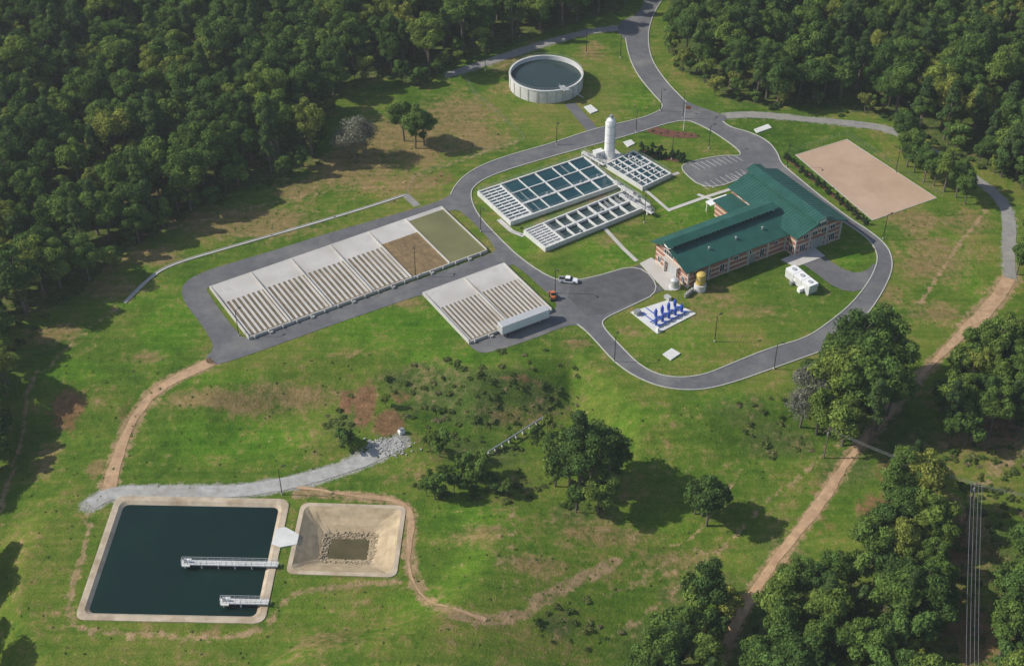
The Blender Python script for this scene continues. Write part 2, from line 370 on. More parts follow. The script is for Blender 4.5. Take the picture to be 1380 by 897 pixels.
s1=N(nt,'ShaderNodeSeparateColor',{0:N(nt,'ShaderNodeAttribute',attribute_name='m1').outputs['Color']})
s2=N(nt,'ShaderNodeSeparateColor',{0:N(nt,'ShaderNodeAttribute',attribute_name='m2').outputs['Color']})
nA=noise(nt,g,.018,5,.6); nB=noise(nt,g,.09,6,.65); nC=noise(nt,g,.45,6,.7); nD=noise(nt,g,2.2,4,.7)
mp=N(nt,'ShaderNodeMapping',{'Vector':g,'Rotation':(0,0,math.radians(-32)),'Scale':(.03,.55,.3)}).outputs[0]
nS=noise(nt,mp,1.0,3,.6)
def fac(mask,nz,k=1.3,s=3.0):
    t=mth(nt,'MULTIPLY_ADD',mth(nt,'SUBTRACT',nz,.5),k,mask)
    return mth(nt,'MULTIPLY_ADD',mth(nt,'SUBTRACT',t,.5),s,.5,True)
gm=mth(nt,'ADD',mth(nt,'MULTIPLY',nA,.42),mth(nt,'ADD',mth(nt,'MULTIPLY',nB,.32),mth(nt,'MULTIPLY',nC,.26)))
grass=ramp(nt,gm,[(.38,(.045,.1,.012)),(.46,(.09,.16,.02)),(.52,(.14,.19,.03)),(.57,(.19,.2,.045)),(.63,(.27,.22,.085))])
lush=ramp(nt,mth(nt,'ADD',mth(nt,'MULTIPLY',nC,.5),mth(nt,'MULTIPLY',nB,.5)),[(.36,(.05,.15,.01)),(.5,(.1,.21,.017)),(.64,(.18,.25,.032))])
c=mix(nt,mth(nt,'MULTIPLY',fac(s1.outputs[1],nB,1.8,1.7),.8),grass,lush)
scrub=ramp(nt,nC,[(.3,(.045,.075,.018)),(.45,(.085,.125,.03)),(.58,(.12,.15,.045)),(.72,(.21,.17,.1))])
c=mix(nt,fac(s1.outputs[2],nB,1.8,2.0),c,scrub)
dirt=ramp(nt,nC,[(.3,(.22,.13,.06)),(.7,(.37,.25,.14))])
nM=mth(nt,'ADD',mth(nt,'MULTIPLY',nB,.45),mth(nt,'MULTIPLY',nC,.55))
c=mix(nt,mth(nt,'MULTIPLY',fac(mth(nt,'ADD',s1.outputs[0],.13),nM,3.5,1.8),.74),c,dirt)
red=ramp(nt,nC,[(.3,(.15,.07,.042)),(.7,(.31,.17,.1))])
c=mix(nt,mth(nt,'MULTIPLY',fac(s2.outputs[2],nM,2.6,2.2),.88),c,red)
tan=ramp(nt,nC,[(.3,(.28,.18,.095)),(.7,(.44,.31,.19))])
c=mix(nt,mth(nt,'MULTIPLY',fac(s2.outputs[0],nC,2.4,2.5),.9),c,tan)
grv=ramp(nt,nD,[(.3,(.27,.26,.23)),(.7,(.42,.41,.38))])
c=mix(nt,fac(s2.outputs[1],nC,1.4,3),c,grv)
c=mix(nt,1.0,c,ramp(nt,nD,[(.25,(.6,.6,.6)),(.75,(1.22,1.22,1.18))]),'MULTIPLY')
c=mix(nt,1.0,c,ramp(nt,nS,[(.36,(.84,.88,.84)),(.64,(1.1,1.08,1.05))]),'MULTIPLY')
p=N(nt,'ShaderNodeBsdfDiffuse',{'Color':c})
bh=mth(nt,'ADD',nC,mth(nt,'MULTIPLY',nD,.5))
bp=N(nt,'ShaderNodeBump',{'Height':bh,'Strength':.85,'Distance':.5}); nt.links.new(bp.outputs[0],p.inputs['Normal'])
nt.links.new(p.outputs[0],out.inputs[0]); me.materials.append(m)
# ---------------------------------------------------------------- storage pond
def ring(fr,L,Wd,ins,cr,z,n=4):
    pts=[]; x0,y0,x1,y1=ins,ins,L-ins,Wd-ins
    for cx,cy,a0 in ((x0+cr,y0+cr,180),(x1-cr,y0+cr,270),(x1-cr,y1-cr,0),(x0+cr,y1-cr,90)):
        for i in range(n+1):
            a=math.radians(a0+90*i/n); pts.append(fr.P(cx+cr*math.cos(a),cy+cr*math.sin(a),z))
    return pts
def loft(mb,rings,k,cap=False,kc=None):
    n=len(rings[0]); vs=[p for r in rings for p in r]
    mb.add(vs,[(j*n+i,j*n+(i+1)%n,(j+1)*n+(i+1)%n,(j+1)*n+i) for j in range(len(rings)-1) for i in range(n)],k)
    if cap: mb.add(rings[-1],[tuple(range(n))],kc or k)
mb=MB()
loft(mb,[ring(pf,PL,PWd,-.1,2.5,-.3),ring(pf,PL,PWd,0,2.5,.18),ring(pf,PL,PWd,.4,2.3,.2),ring(pf,PL,PWd,1.6,2,.18)],'rim')
loft(mb,[ring(pf,PL,PWd,1.6,2,.18),ring(pf,PL,PWd,2.7,1.4,-.6),ring(pf,PL,PWd,7.5,1,-4)],'rim')
mb.add(ring(pf,PL,PWd,2.2,1.8,-.45),[tuple(range(20))],'water')
pond=mb.obj('reservoir_pond')
def pier(y,x0,x1,wd,name):
    mb=MB(); 
    mb.box(pf,x0,x1,y,y+wd,.75,1.0,'concW')
    x=x0+.8
    while x<x1-4:
        for yy in (y+.3,y+wd-.3): mb.tube(pf.P(x,yy,-4),pf.P(x,yy,.75),.2,.2,'concW',8)
        x+=4
    a=[pf.P(x1,y+.1,1),pf.P(x0+.1,y+.1,1),pf.P(x0+.1,y+wd-.1,1),pf.P(x1,y+wd-.1,1)]
    railing(mb,a,1.1,1.5,'alu',.05)
    mb.box(pf,x0+.3,x0+2.2,y-.5,y+wd+.5,.7,1.02,'concW'); mb.box(pf,x0+.6,x0+1.2,y+.6,y+1.2,1.02,2.1,'steel')
    mb.tube(pf.P(x0+1.7,y+wd/2,1),pf.P(x0+1.7,y+wd/2,2.0),.25,.25,'white',10)
    for t in range(int((x1-x0)/1.2)):
        mb.box(pf,x0+2.3+t*1.2,x0+2.36+t*1.2,y+.15,y+wd-.15,1.0,1.03,'steel')
    mb.obj(name)
def loc(fr,u,v,z):
    x,y=G(u,v,z); dx,dy=x-fr.o[0],y-fr.o[1]; return dx*fr.c+dy*fr.s,-dx*fr.s+dy*fr.c
a=loc(pf,245,756,-5); b=loc(pf,372,760,-5); pier(a[1]-1,a[0],b[0]+.5,1.6,'intake_pier')
a=loc(pf,297,808,-5); b=loc(pf,362,810,-5); pier(a[1]-1,a[0],b[0],1.6,'intake_pier')
mb=MB()
loft(mb,[ring(sf,SL,SW,-.1,2,-.3),ring(sf,SL,SW,0,2,.16),ring(sf,SL,SW,1.1,1.8,.18)],'rim')
rr=[]
for ins,z in ((1.1,.18),(2.2,-.5),(3.6,-1.3),(5,-2.1),(6.8,-3.1),(8.2,-3.9)):
    r=ring(sf,SL,SW,ins,1.6,z,4)
    if ins>2: r=[(x+R.uniform(-.2,.2),y+R.uniform(-.2,.2),zz+R.uniform(-.12,.12)) for x,y,zz in r]
    rr.append(r)
loft(mb,rr,'concD'); mb.add(rr[-1],[tuple(range(20))],'concD')
mb.add(ring(sf,SL,SW,7.8,1.6,-3.6),[tuple(range(20))],'waterM')
for i in range(1100):
    t=R.random(); ins=6.2+2.3*math.sqrt(t); z=-2.75-(ins-6.2)*.5
    s=R.choice('abcd'); 
    if s=='a': x,y=ins,R.uniform(ins,SW-ins)
    elif s=='b': x,y=SL-ins,R.uniform(ins,SW-ins)
    elif s=='c': x,y=R.uniform(ins,SL-ins),ins
    else: x,y=R.uniform(ins,SL-ins),SW-ins
    r=R.uniform(.1,.3); f=Fr(sf.P(x,y)[:2],R.uniform(0,3),-6)
    mb.hexa([f.P(a*r*R.uniform(.6,1),b*r*R.uniform(.6,1),z+c*r*R.uniform(.5,1)) for c in (-1,1) for a,b in ((-1,-1),(1,-1),(1,1),(-1,1))],'rock')
mb.obj('riprap_basin')
mb=MB()
mb.prism([G(*p,-5.8) for p in ((372,712),(385,710),(403,720),(400,733),(378,737),(366,733))][::-1],-6.2,-5.7,'concW')
mb.obj('concrete_spillway')
mb=MB(); c=GT3(541,583); f=Fr(c[:2],.6,c.z)
mb.box(f,-.8,.8,-.6,.6,-.3,1.0,'white'); mb.box(f,-.5,.5,-.4,.4,1.0,1.5,'steel'); mb.tube(f.P(-.5,0,1.4),f.P(-.5,0,2.2),.12,.12,'steel'); mb.obj('valve_box')
mb=MB()
for i in range(320):
    c=GT3(520+R.gauss(0,13),602+R.gauss(0,6)); r=R.uniform(.12,.33); f=Fr(c[:2],R.uniform(0,3),c.z)
    mb.hexa([f.P(a*r*R.uniform(.6,1),b*r*R.uniform(.6,1),c_*r*R.uniform(.5,1)) for c_ in (-1,1) for a,b in ((-1,-1),(1,-1),(1,1),(-1,1))],'gravel')
mb.obj('riprap_rocks')
# ---------------------------------------------------------------- drying beds
def beds(A,B,D,kinds,name,ns=8):
    fr,L,Wd=frame3(A,B,D,.8); n=len(kinds); cw=L/n; T=.95
    mb=MB(); t=.3
    mb.box(fr,0,L,0,t,0,T,'conc'); mb.box(fr,0,L,Wd-t,Wd,0,T,'conc')
    for i in range(n+1):
        x=min(max(i*cw-t/2,0),L-t); mb.box(fr,x,x+t,t,Wd-t,0,T+.25,'conc')
    for x in np.arange(1.5,L-1,cw/3):
        mb.box(fr,x,x+.35,-.5,-.003,0,T-.1,'conc')
    for i,k in enumerate(kinds):
        x0=i*cw+t/2+(t/2 if i==0 else 0); x1=(i+1)*cw-t/2-(t/2 if i==n-1 else 0)
        y0=t; y1=Wd-t; rp=y1-Wd*.31
        if k=='green': rp=y1-Wd*.1
        mb.add([fr.P(x0,y1,T-.02),fr.P(x1,y1,T-.02),fr.P(x1,rp,.45),fr.P(x0,rp,.45)],[(0,1,2,3)],'conc')
        if k=='s':
            mb.add([fr.P(x0,y0,.4),fr.P(x1,y0,.4),fr.P(x1,rp,.4),fr.P(x0,rp,.4)],[(0,1,2,3)],'sand')
            p=(x1-x0)/ns
            for j in range(ns):
                mb.box(fr,x0+p*(j+.3),x0+p*(j+.72),y0,rp-.02,.38,.62,'conc')
            mb.box(fr,x0,x1,y0+.0,y0+.8,.3,.65,'sand')
        elif k=='brown':
            mb.add([fr.P(x0,y0,.6),fr.P(x1,y0,.6),fr.P(x1,rp+1,.6),fr.P(x0,rp+1,.6)],[(0,1,2,3)],'sedb')
            for j in range(9): mb.box(fr,x0+(x1-x0)*(j+.4)/9,x0+(x1-x0)*(j+.5)/9,y0,rp-2,.5,.63,'sand')
        else:
            mb.add([fr.P(x0,y0,.75),fr.P(x1,y0,.75),fr.P(x1,rp+1.5,.75),fr.P(x0,rp+1.5,.75)],[(0,1,2,3)],'waterG')
        mb.box(fr,(x0+x1)/2-.5,(x0+x1)/2+.5,-.9,-.5,0,.7,'conc')
    return mb.obj(name)
beds((335,455),(660,340),(280,387),['s','s','s','s','brown','green'],'sludge_drying_beds')
beds((632,461),(742,415),(573,393),['s','s'],'sludge_drying_beds',10)
# ---------------------------------------------------------------- process basins
def basin(A,B,D,rows,cols,xw,name,water,wz=.7,T=1.6,L0=None,walk=.55,gear=.15):
    fr,L,Wd=frame3(A,B,D,T)
    if L0: L=L0
    mb=MB()
    mb.box(fr,0,L,0,walk,0,T,'concW'); mb.box(fr,0,L,Wd-walk,Wd,0,T,'concW')
    mb.box(fr,0,.4,walk,Wd-walk,0,T,'concW'); mb.box(fr,L-walk,L,walk,Wd-walk,0,T,'concW')
    mb.add([fr.P(.3,.3,wz),fr.P(L-.4,.3,wz),fr.P(L-.4,Wd-.4,wz),fr.P(.3,Wd-.4,wz)],[(0,1,2,3)],water)
    if xw>0:
        mb.box(fr,xw-walk,xw,walk,Wd-walk,0,T+.003,'concW')
        ns=rows*4; p=(Wd-2*walk)/ns
        for j in range(ns):
            mb.box(fr,.4,xw-walk,walk+p*(j+.1),walk+p*(j+.5),wz-.3,T-.12,'concW')
            for q in range(3): mb.box(fr,.4+q*(xw-walk-.4)/3,.6+q*(xw-walk-.4)/3,walk+p*(j+.502),walk+p*(j+1.098),wz-.3,T-.3,'concW')
    ch=(Wd)/rows
    for r in range(1,rows):
        w2=.8 if r%2==1 else .35
        mb.box(fr,xw if xw>0 else .4,L-walk,r*ch-w2/2,r*ch+w2/2,0,T-.004,'concW')
    cw=(L-xw)/cols
    for c_ in range(1,cols):
        w2=.25 if c_%2 else .45
        mb.box(fr,xw+c_*cw-w2/2,xw+c_*cw+w2/2,walk,Wd-walk,0,T-.008,'concW')
    for c_ in range(cols):
        for r in range(rows):
            cx=xw+(c_+.5)*cw
            if R.random()<gear: mb.box(fr,cx-.07,cx+.07,r*ch+.6,(r+1)*ch-.6,wz,T-.15,'steel')
            if R.random()<gear: mb.box(fr,cx-.3,cx+.1,r*ch+.5,r*ch+.9,T-.3,T+.6,'steel')
    railing(mb,[fr.P(.15,.12,T),fr.P(L-.15,.12,T),fr.P(L-.15,Wd-.12,T),fr.P(.15,Wd-.12,T),fr.P(.15,.12,T)],1.1,2.4,'alu',.03)
    railing(mb,[fr.P(max(xw,.5),ch+.3,T),fr.P(L-walk,ch+.3,T)],1.1,2.4,'alu',.03)
    if xw>0: railing(mb,[fr.P(xw-.1,walk,T),fr.P(xw-.1,Wd-walk,T)],1.1,2.4,'alu',.03)
    mb.obj(name); return fr,L,Wd
basin((688,299),(832,246),(645,257),3,5,8.5,'sedimentation_basins','waterB',1.2)
basin((735,334),(884,281),(703,311),2,8,7.5,'filter_basins','waterT',.75)
basin((866,252),(897,239),(812,222),2,5,0,'flocculation_basins','waterB',1.25,L0=13,walk=.45)
f3,L3,W3=frame3((866,252),(897,239),(812,222),1.6)
mb=MB()
for i in range(1,6): mb.box(f3,.5,12.4,i*W3/6-.14,i*W3/6+.14,.3,1.58,'concW')
for i in range(6):
    for x in (3.2,9.6):
        mb.box(f3,x-.25,x+.25,(i+.5)*W3/6-.25,(i+.5)*W3/6+.25,1.0,1.8,'concW'); mb.tube(f3.P(x,(i+.5)*W3/6,1.8),f3.P(x,(i+.5)*W3/6,2.5),.2,.18,'steel',8)
mb.obj('flocculator_drives')
mb=MB()
for (p,q_,w) in (((836,262),(880,287),1.4),((785,205),(815,222),1.2),((828,245),(862,268),1.4)):
    A_=G(*p,1.5);B_=G(*q_,1.5);L=math.dist(A_,B_);f=Fr(A_,math.atan2(B_[1]-A_[1],B_[0]-A_[0]))
    mb.box(f,0,L,-w/2,w/2,1.3,1.72,'concW')
    for i in range(int(L/4)+1): mb.box(f,i*4,i*4+.4,-w/2+.1,w/2-.1,0,1.3,'concW')
    railing(mb,[f.P(0,-w/2,1.72),f.P(L,-w/2,1.72)],1.1,2); railing(mb,[f.P(0,w/2,1.72),f.P(L,w/2,1.72)],1.1,2)
    for i in range(4):
        x=R.uniform(0,L-1.3); mb.box(f,x,x+1.0,-.3,.3,1.72,2.4,'steel')
mb.obj('pipe_gallery')
mb=MB()
def slab(pts,k='concW',z=.1): mb.prism(W(pts)[::-1],0,z,k)
slab([(862,355),(878,347),(914,377),(918,386),(905,392),(896,391)],'conc',.10)
for p,w in (([(815,308),(840,335),(858,352)],1.3),([(902,283),(950,266),(985,255)],1.3),([(940,262),(975,275)],1.2),([(672,296),(690,312),(706,318)],1.6),([(893,240),(915,233)],1.3),([(860,248),(903,285)],1.1)):
    ribbon(mb,W(p),w,.09+R.random()*.02,'conc',drape=False)
slab([(1052,350),(1080,338),(1098,334),(1112,345),(1072,360)],'conc',.105)
slab([(1058,364),(1074,358),(1104,384),(1088,399)],'conc',.105)
slab([(893,478),(905,470),(917,477),(904,486)],'concW',.35)
slab([(787,145),(796,142),(806,150),(796,154)],'concW',.35)
slab([(840,192),(850,189),(856,194),(846,199)],'concW',.3)
slab([(1016,175),(1035,168),(1040,173),(1020,180)],'concW',.3)
slab([(795,208),(826,198),(842,212),(818,222)],'conc',.12)
slab([(541,263),(549,260),(567,276),(558,279)],'gravel2',.04)
mb.obj('concrete_pavement')
mb=MB()
mb.prism(W([(1072,209),(1141,188),(1262,267),(1176,297)])[::-1],0,.07,'pad')
kerbline(mb,W([(1072,209),(1141,188),(1262,267),(1176,297)]),.3,.06,True)
mb.obj('dirt_pad')
mb=MB(); mb.prism(chaikin(W([(868,178),(905,186),(945,186),(940,180),(905,176),(880,170)])[::-1],1,True),0,.06,'mulch')
ribbon(mb,W([(1058,212),(1110,252),(1168,302)]),1.6,.05,'mulch',.4,drape=False)
ribbon(mb,W([(863,203),(895,214),(924,218)]),2.2,.05,'mulch',.5,drape=False); mb.obj('mulch_bed')
# ---------------------------------------------------------------- round tank
tc=G(736,98,5); mb=MB(); rt=13.2
mb.lathe((*tc,0),[(rt,0),(rt,4.6),(rt+.15,4.6),(rt+.15,5),(rt-.45,5),(rt-.45,.3)],'concW',72)
mb.lathe((*tc,0),[(rt-.4,3.4),(0.01,3.4)],'waterT',72)
for i in range(24):
    a=i*math.pi/12; f=Fr(tc,a); mb.box(f,rt,rt+.12,-.25,.25,0,4.6,'conc')
pts=[(tc[0]+(rt-.15)*math.cos(a*math.pi/30),tc[1]+(rt-.15)*math.sin(a*math.pi/30),5) for a in range(61)]
railing(mb,pts,1.0,3,'alu',.025)
f=Fr(tc,math.radians(-62))
mb.box(f,rt-2.2,rt+1.5,-1,1,5,5.15,'alu'); railing(mb,[f.P(rt-2.2,-1,5.1),f.P(rt+1.5,-1,5.1),f.P(rt+1.5,1,5.1)],1.1,1)
for i in range(14): mb.box(f,rt+.3,rt+1.4,1+i*.45,1.35+i*.45,5-i*.36-.1,5-i*.36,'alu')
mb.tube(f.P(rt+.6,-.8,0),f.P(rt+.6,-.8,5),.15,.15,'steel')
mb.obj('round_clarifier_tank')
sc=G(821,211); mb=MB()
mb.lathe((*sc,0),[(2.0,0),(2.0,.5),(1.75,.5),(1.75,12.8),(1.8,12.8),(1.8,13.1),(1.2,14.2),(.5,14.9),(0.01,15)],'white',28)
for z in (3,6,9,12): mb.lathe((*sc,0),[(1.76,z),(1.83,z),(1.83,z+.12),(1.76,z+.12)],'alu',28)
f=Fr(sc,math.radians(-40))
for y in (-.25,.25): mb.tube(f.P(1.95,y,0),f.P(1.95,y,14),.04,.04,'steel',4)
for i in range(45): mb.tube(f.P(1.95,-.25,.3+i*.3),f.P(1.95,.25,.3+i*.3),.025,.025,'steel',4)
for i in range(10): mb.lathe((*f.P(2.1,0)[:2],0),[(.45,2.5+i*1.2),(.45,2.6+i*1.2)],'steel',8)
railing(mb,[(sc[0]+1.7*math.cos(a),sc[1]+1.7*math.sin(a),13.1) for a in [i*math.pi/5 for i in range(11)]],1.1,1)
mb.box(f,-.5,.5,-.5,.5,14.8,15.8,'steel'); mb.obj('chemical_storage_silo')
mb=MB(); f=Fr(G(806,212),math.radians(30)); mb.box(f,-1.5,1.5,-1,1,0,2.4,'white'); mb.box(f,-1.7,1.7,-1.2,1.2,2.4,2.55,'concW'); mb.box(f,-.4,.4,-1.05,-1.003,.1,2.0,'steel'); mb.obj('equipment_shelter')
# ---------------------------------------------------------------- BUILDING
bo=G(925,388); B=Fr(bo,math.radians(31))
root=bpy.data.objects.new('brick_treatment_building',None); root.location=(bo[0],bo[1],0); scene.collection.objects.link(root)
wl=MB(); rf=MB(); wi=MB(); tr=MB()
def hallX(x0,x1,y0,y1,yr,z0,z1,zr):
    sec=[(y0,0),(y1,0),(y1,z1),(yr,zr),(y0,z0)]
    v=[B.P(x,y,z) for x in (x0,x1) for y,z in sec]
    wl.add(v,[(0,1,2,3,4),(9,8,7,6,5),(0,4,9,5),(1,6,7,2)],'brick')
def hallY(y0,y1,x0,x1,xr,z0,z1,zr):
    sec=[(x0,0),(x1,0),(x1,z1),(xr,zr),(x0,z0)]
    v=[B.P(x,y,z) for y in (y0,y1) for x,z in sec]
    wl.add(v,[(0,1,2,3,4),(9,8,7,6,5),(0,4,9,5),(1,6,7,2)],'brick')
def slopeX(x0,x1,ya,za,yb,zb,t=.25,seam=1.1):
    rf.hexa([B.P(x0,ya,za),B.P(x1,ya,za),B.P(x1,yb,zb),B.P(x0,yb,zb),B.P(x0,ya,za+t),B.P(x1,ya,za+t),B.P(x1,yb,zb+t),B.P(x0,yb,zb+t)],'roof')
    n=int((x1-x0)/seam)
    for i in range(n+1):
        x=x0+.02+i*(x1-x0-.1)/n
        rf.hexa([B.P(x,ya,za+t),B.P(x+.06,ya,za+t),B.P(x+.06,yb,zb+t),B.P(x,yb,zb+t)]+[B.P(x,ya,za+t+.09),B.P(x+.06,ya,za+t+.09),B.P(x+.06,yb,zb+t+.09),B.P(x,yb,zb+t+.09)],'roof')
def slopeY(y0,y1,xa,za,xb,zb,t=.25,seam=1.1):
    rf.hexa([B.P(xa,y0,za),B.P(xa,y1,za),B.P(xb,y1,zb),B.P(xb,y0,zb),B.P(xa,y0,za+t),B.P(xa,y1,za+t),B.P(xb,y1,zb+t),B.P(xb,y0,zb+t)],'roof')
    n=int((y1-y0)/seam)
    for i in range(n+1):
        y=y0+.02+i*(y1-y0-.1)/n
        rf.hexa([B.P(xa,y,za+t),B.P(xa,y+.06,za+t),B.P(xb,y+.06,zb+t),B.P(xb,y,zb+t),B.P(xa,y,za+t+.09),B.P(xa,y+.06,za+t+.09),B.P(xb,y+.06,zb+t+.09),B.P(xb,y,zb+t+.09)],'roof')
hallX(0,37,0,15.7,9.5,6.5,7.2,9.6)
slopeX(-1.5,40,-1.2,6.25,8.0,9.25); slopeX(-1.5,38,16.8,6.9,11.2,9.1)
tr.box(B,-.8,38,7.9,11.3,8.8,10.7,'white')
slopeX(-2.2,38.5,7.0,10.55,9.6,11.35,.18); slopeX(-2.2,38.5,12.2,10.55,9.6,11.35,.18)
for i in range(24):
    x=.2+i*1.55; wi.box(B,x,x+1.35,7.84,7.899,9.4,10.55,'glass')
hallY(-4,27,37,55,46,7.6,7.6,10.6)
slopeY(-5.5,28,35.9,7.3,44.4,10.15); slopeY(-5.5,28,56.1,7.3,47.6,10.15)
tr.box(B,44.2,47.8,-4.6,27.2,9.6,11.5,'white')
slopeY(-6,28.4,43.2,11.3,46,12.2,.18); slopeY(-6,28.4,48.8,11.3,46,12.2,.18)
for i in range(19):
    y=-4+i*1.62; wi.box(B,44.13,44.198,y,y+1.4,10.4,11.3,'glass'); wi.box(B,47.802,47.87,y,y+1.4,10.4,11.3,'glass')
wl.box(B,30,36.99,17,26,0,5.2,'brick'); rf.box(B,29.4,37,16.95,26.6,5.2,5.6,'roof')
tr.box(B,29,36.9,26.8,29.5,3.3,3.6,'white')
for x in (29.4,32.8,36.4): tr.tube(B.P(x,29.2,0),B.P(x,29.2,3.3),.18,.18,'white')
def winY(x,z,w,h,yf,mull=1):
    wi.box(B,x,x+w,yf-.04,yf-.003,z,z+h,'glass')
    for a,b,c_,d in ((x-.1,x,z-.1,z+h+.1),(x+w,x+w+.1,z-.1,z+h+.1),(x,x+w,z+h,z+h+.1),(x,x+w,z-.1,z)): tr.box(B,a,b,yf-.1,yf-.002,c_,d,'white')
    for i in range(1,mull+1):
        xm=x+w*i/(mull+1); tr.box(B,xm-.04,xm+.04,yf-.09,yf-.041,z,z+h,'white')
def winX(y,z,w,h,xf,sg=-1,mull=1,k='glass'):
    def bx(m,y0,y1,z0,z1,p0,p1,kk):
        a,b=sorted((xf+sg*p0,xf+sg*p1)); m.box(B,a,b,y0,y1,z0,z1,kk)
    bx(wi,y,y+w,z,z+h,.003,.04,k)
    for a,b,c_,d in ((y-.1,y,z-.1,z+h+.1),(y+w,y+w+.1,z-.1,z+h+.1),(y,y+w,z+h,z+h+.1),(y,y+w,z-.1,z)): bx(tr,a,b,c_,d,.002,.1,'white')
    for i in range(1,mull+1):
        ym=y+w*i/(mull+1); bx(tr,ym-.04,ym+.04,z,z+h,.041,.09,'white')
for i in range(7): winY(2+i*5,1.2 if i in (1,2,5) else 3.6,1.6,2.6 if i in (1,2,5) else 1.3,0)
wi.box(B,23,25.6,-.06,-.003,0.05,3.4,'steel'); 
for x in (0,7.4,14.8,22.2,29.6,36.3): tr.box(B,x,x+.6,-.25,-.002,0,6.2,'conc')
winX(1.2,.9,1.4,2,0); winX(13,.9,1.4,2,0); winX(7.2,5.8,4.4,1.4,0,-1,3)
wi.box(B,-.07,-.003,5,9.6,.05,4.2,'steel')
for j in range(8): tr.box(B,-.1,-.071,5,9.6,.3+j*.5,.36+j*.5,'white')
for y in (4.2,10): tr.box(B,-.9,-.35,y,y+.5,0,4.6,'conc')
tr.box(B,-1.3,-.002,3.8,10.9,4.6,5,'conc')
for x in (39,50.5): winY(x,1.0,2.2,2.4,-4,2)
for x in (40,43.5,47,50.5): winY(x,5.2,1.8,1.5,-4,1)
winY(43.5,7.8,5,1.2,-4,4)
wi.box(B,43.6,48.4,-4.06,-4.003,.05,4,'steel')
for j in range(7): tr.box(B,43.6,48.4,-4.09,-4.061,.4+j*.5,.46+j*.5,'white')
for x in (37,42.3,49,54.4): tr.box(B,x,x+.6,-4.25,-4.002,0,7,'conc')
for i in range(6): winX(-1.5+i*4.8,4.5,2,1.6,55,1)
for i in range(2): winX(18+i*4,4.3,2,1.6,37,-1)
winX(-3.2,1,1.6,2.2,37,-1)
for m_,nm in ((wl,'walls'),(rf,'roof'),(wi,'windows_and_doors'),(tr,'trim')):
    m_.obj(nm,root,origin=(bo[0],bo[1],0))
mb=MB()
for x in (10,20,30): mb.tube(B.P(x,3.5,7.6),B.P(x,3.5,8.8),.22,.22,'steel'); mb.lathe(B.P(x,3.5,8.8),[(.4,0),(.4,.15),(.01,.35)],'steel',10)
mb.obj('roof_vents',root,origin=(bo[0],bo[1],0))
def tank(u,v,r,h,k,base,name,legs=False):
    c=G(u,v); mb=MB()
    mb.lathe((*c,0),[(r+.4,0),(r+.4,base),(0.01,base)],'concW',20)
    z0=base
    mb.lathe((*c,0),[(.3,z0),(r,z0+.1),(r,z0+h),(r*.9,z0+h+.15),(r*.4,z0+h+.5),(.01,z0+h+.55)],k,24)
    mb.lathe((*c,0),[(r+.01,z0+h*.6),(r+.05,z0+h*.6),(r+.05,z0+h*.6+.12),(r+.01,z0+h*.6+.12)],'steel',24)
    f=Fr(c,2.0); 
    for y in (-.2,.2): mb.tube(f.P(r+.12,y,0),f.P(r+.12,y,z0+h+.4),.03,.03,'steel',4)
    for i in range(int((z0+h)/.35)): mb.tube(f.P(r+.12,-.2,.3+i*.35),f.P(r+.12,.2,.3+i*.35),.02,.02,'steel',4)
    mb.obj(name)
tank(943,390,1.4,3.4,'yellow',2.2,'yellow_chemical_tank')
tank(909,387,1.3,2.6,'alu',.3,'steel_tank')
mb=MB(); 
for i in range(3):
    f=Fr(G(925+i*3.5,400-i*3),.5); mb.box(f,-.6,.6,-.4,.4,0,1.3,'steel'); mb.tube(f.P(0,0,1.3),f.P(0,0,1.8),.1,.1,'white')
mb.obj('electrical_cabinets')
a=G(1089,398); cf=Fr(a,math.radians(31)); mb=MB()
for i in range(3):
    y0=i*3.6; mb.box(cf,-.0,3.2,y0,y0+3.3,.3,3.1,'white'); mb.box(cf,-.1,3.3,y0-.08,y0+3.38,3.1,3.25,'white')
    for j in range(8): mb.box(cf,-.05,-.003,y0+.25+j*.38,y0+.33+j*.38,.5,2.9,'alu')
    for j in range(7): mb.box(cf,.25+j*.42,.33+j*.42,y0-.04,y0-.003,.5,2.9,'alu')
    mb.tube(cf.P(1.6,y0+1.6,3.25),cf.P(1.6,y0+1.6,3.5),.7,.7,'alu',14); mb.box(cf,.1,3.1,y0+.1,y0+3.2,.1,.3,'steel')
mb.box(cf,-1.6,-.1,2,3.2,.1,1.4,'white'); mb.box(cf,-1.2,-.1,6.2,7.2,.1,1.2,'steel')
mb.obj('containerised_generator_units')
mb=MB(); pts=W([(850,421),(902,404),(938,423),(886,450)])
bf=Fr(pts[3],math.atan2(pts[2][1]-pts[3][1],pts[2][0]-pts[3][0]))
mb.prism(pts[::-1],0,.22,'concW'); bl=math.dist(pts[3],pts[2]); bw=math.dist(pts[3],pts[0])
for r in range(2):
    for c_ in range(5):
        if r==1 and c_ in (0,): continue
        p=bf.P(2.2+c_*(bl-5)/4,2.6+r*2.8+ .6,0); mb.lathe((p[0],p[1],.22),[(.3,0),(.35,.5),(.5,.8),(.5,2.1),(.35,2.4),(.2,2.5),(.2,2.9),(.01,2.9)],'blue',14)
        x=2.2+c_*(bl-5)/4
        mb.tube((p[0],p[1],.9),bf.P(x,1.8+r*2.8,.9),.14,.14,'blue'); mb.tube(bf.P(x,1.8+r*2.8,.22),bf.P(x,1.8+r*2.8,1.2),.18,.18,'blue')
for y in (1.8,4.6): mb.tube(bf.P(1.4,y,.7),bf.P(bl-1.8,y,.7),.18,.18,'blue',10)
for x in (2.5,5): mb.tube(bf.P(x,1.8,.6),bf.P(x,bw-1.5,.6),.14,.14,'blue')
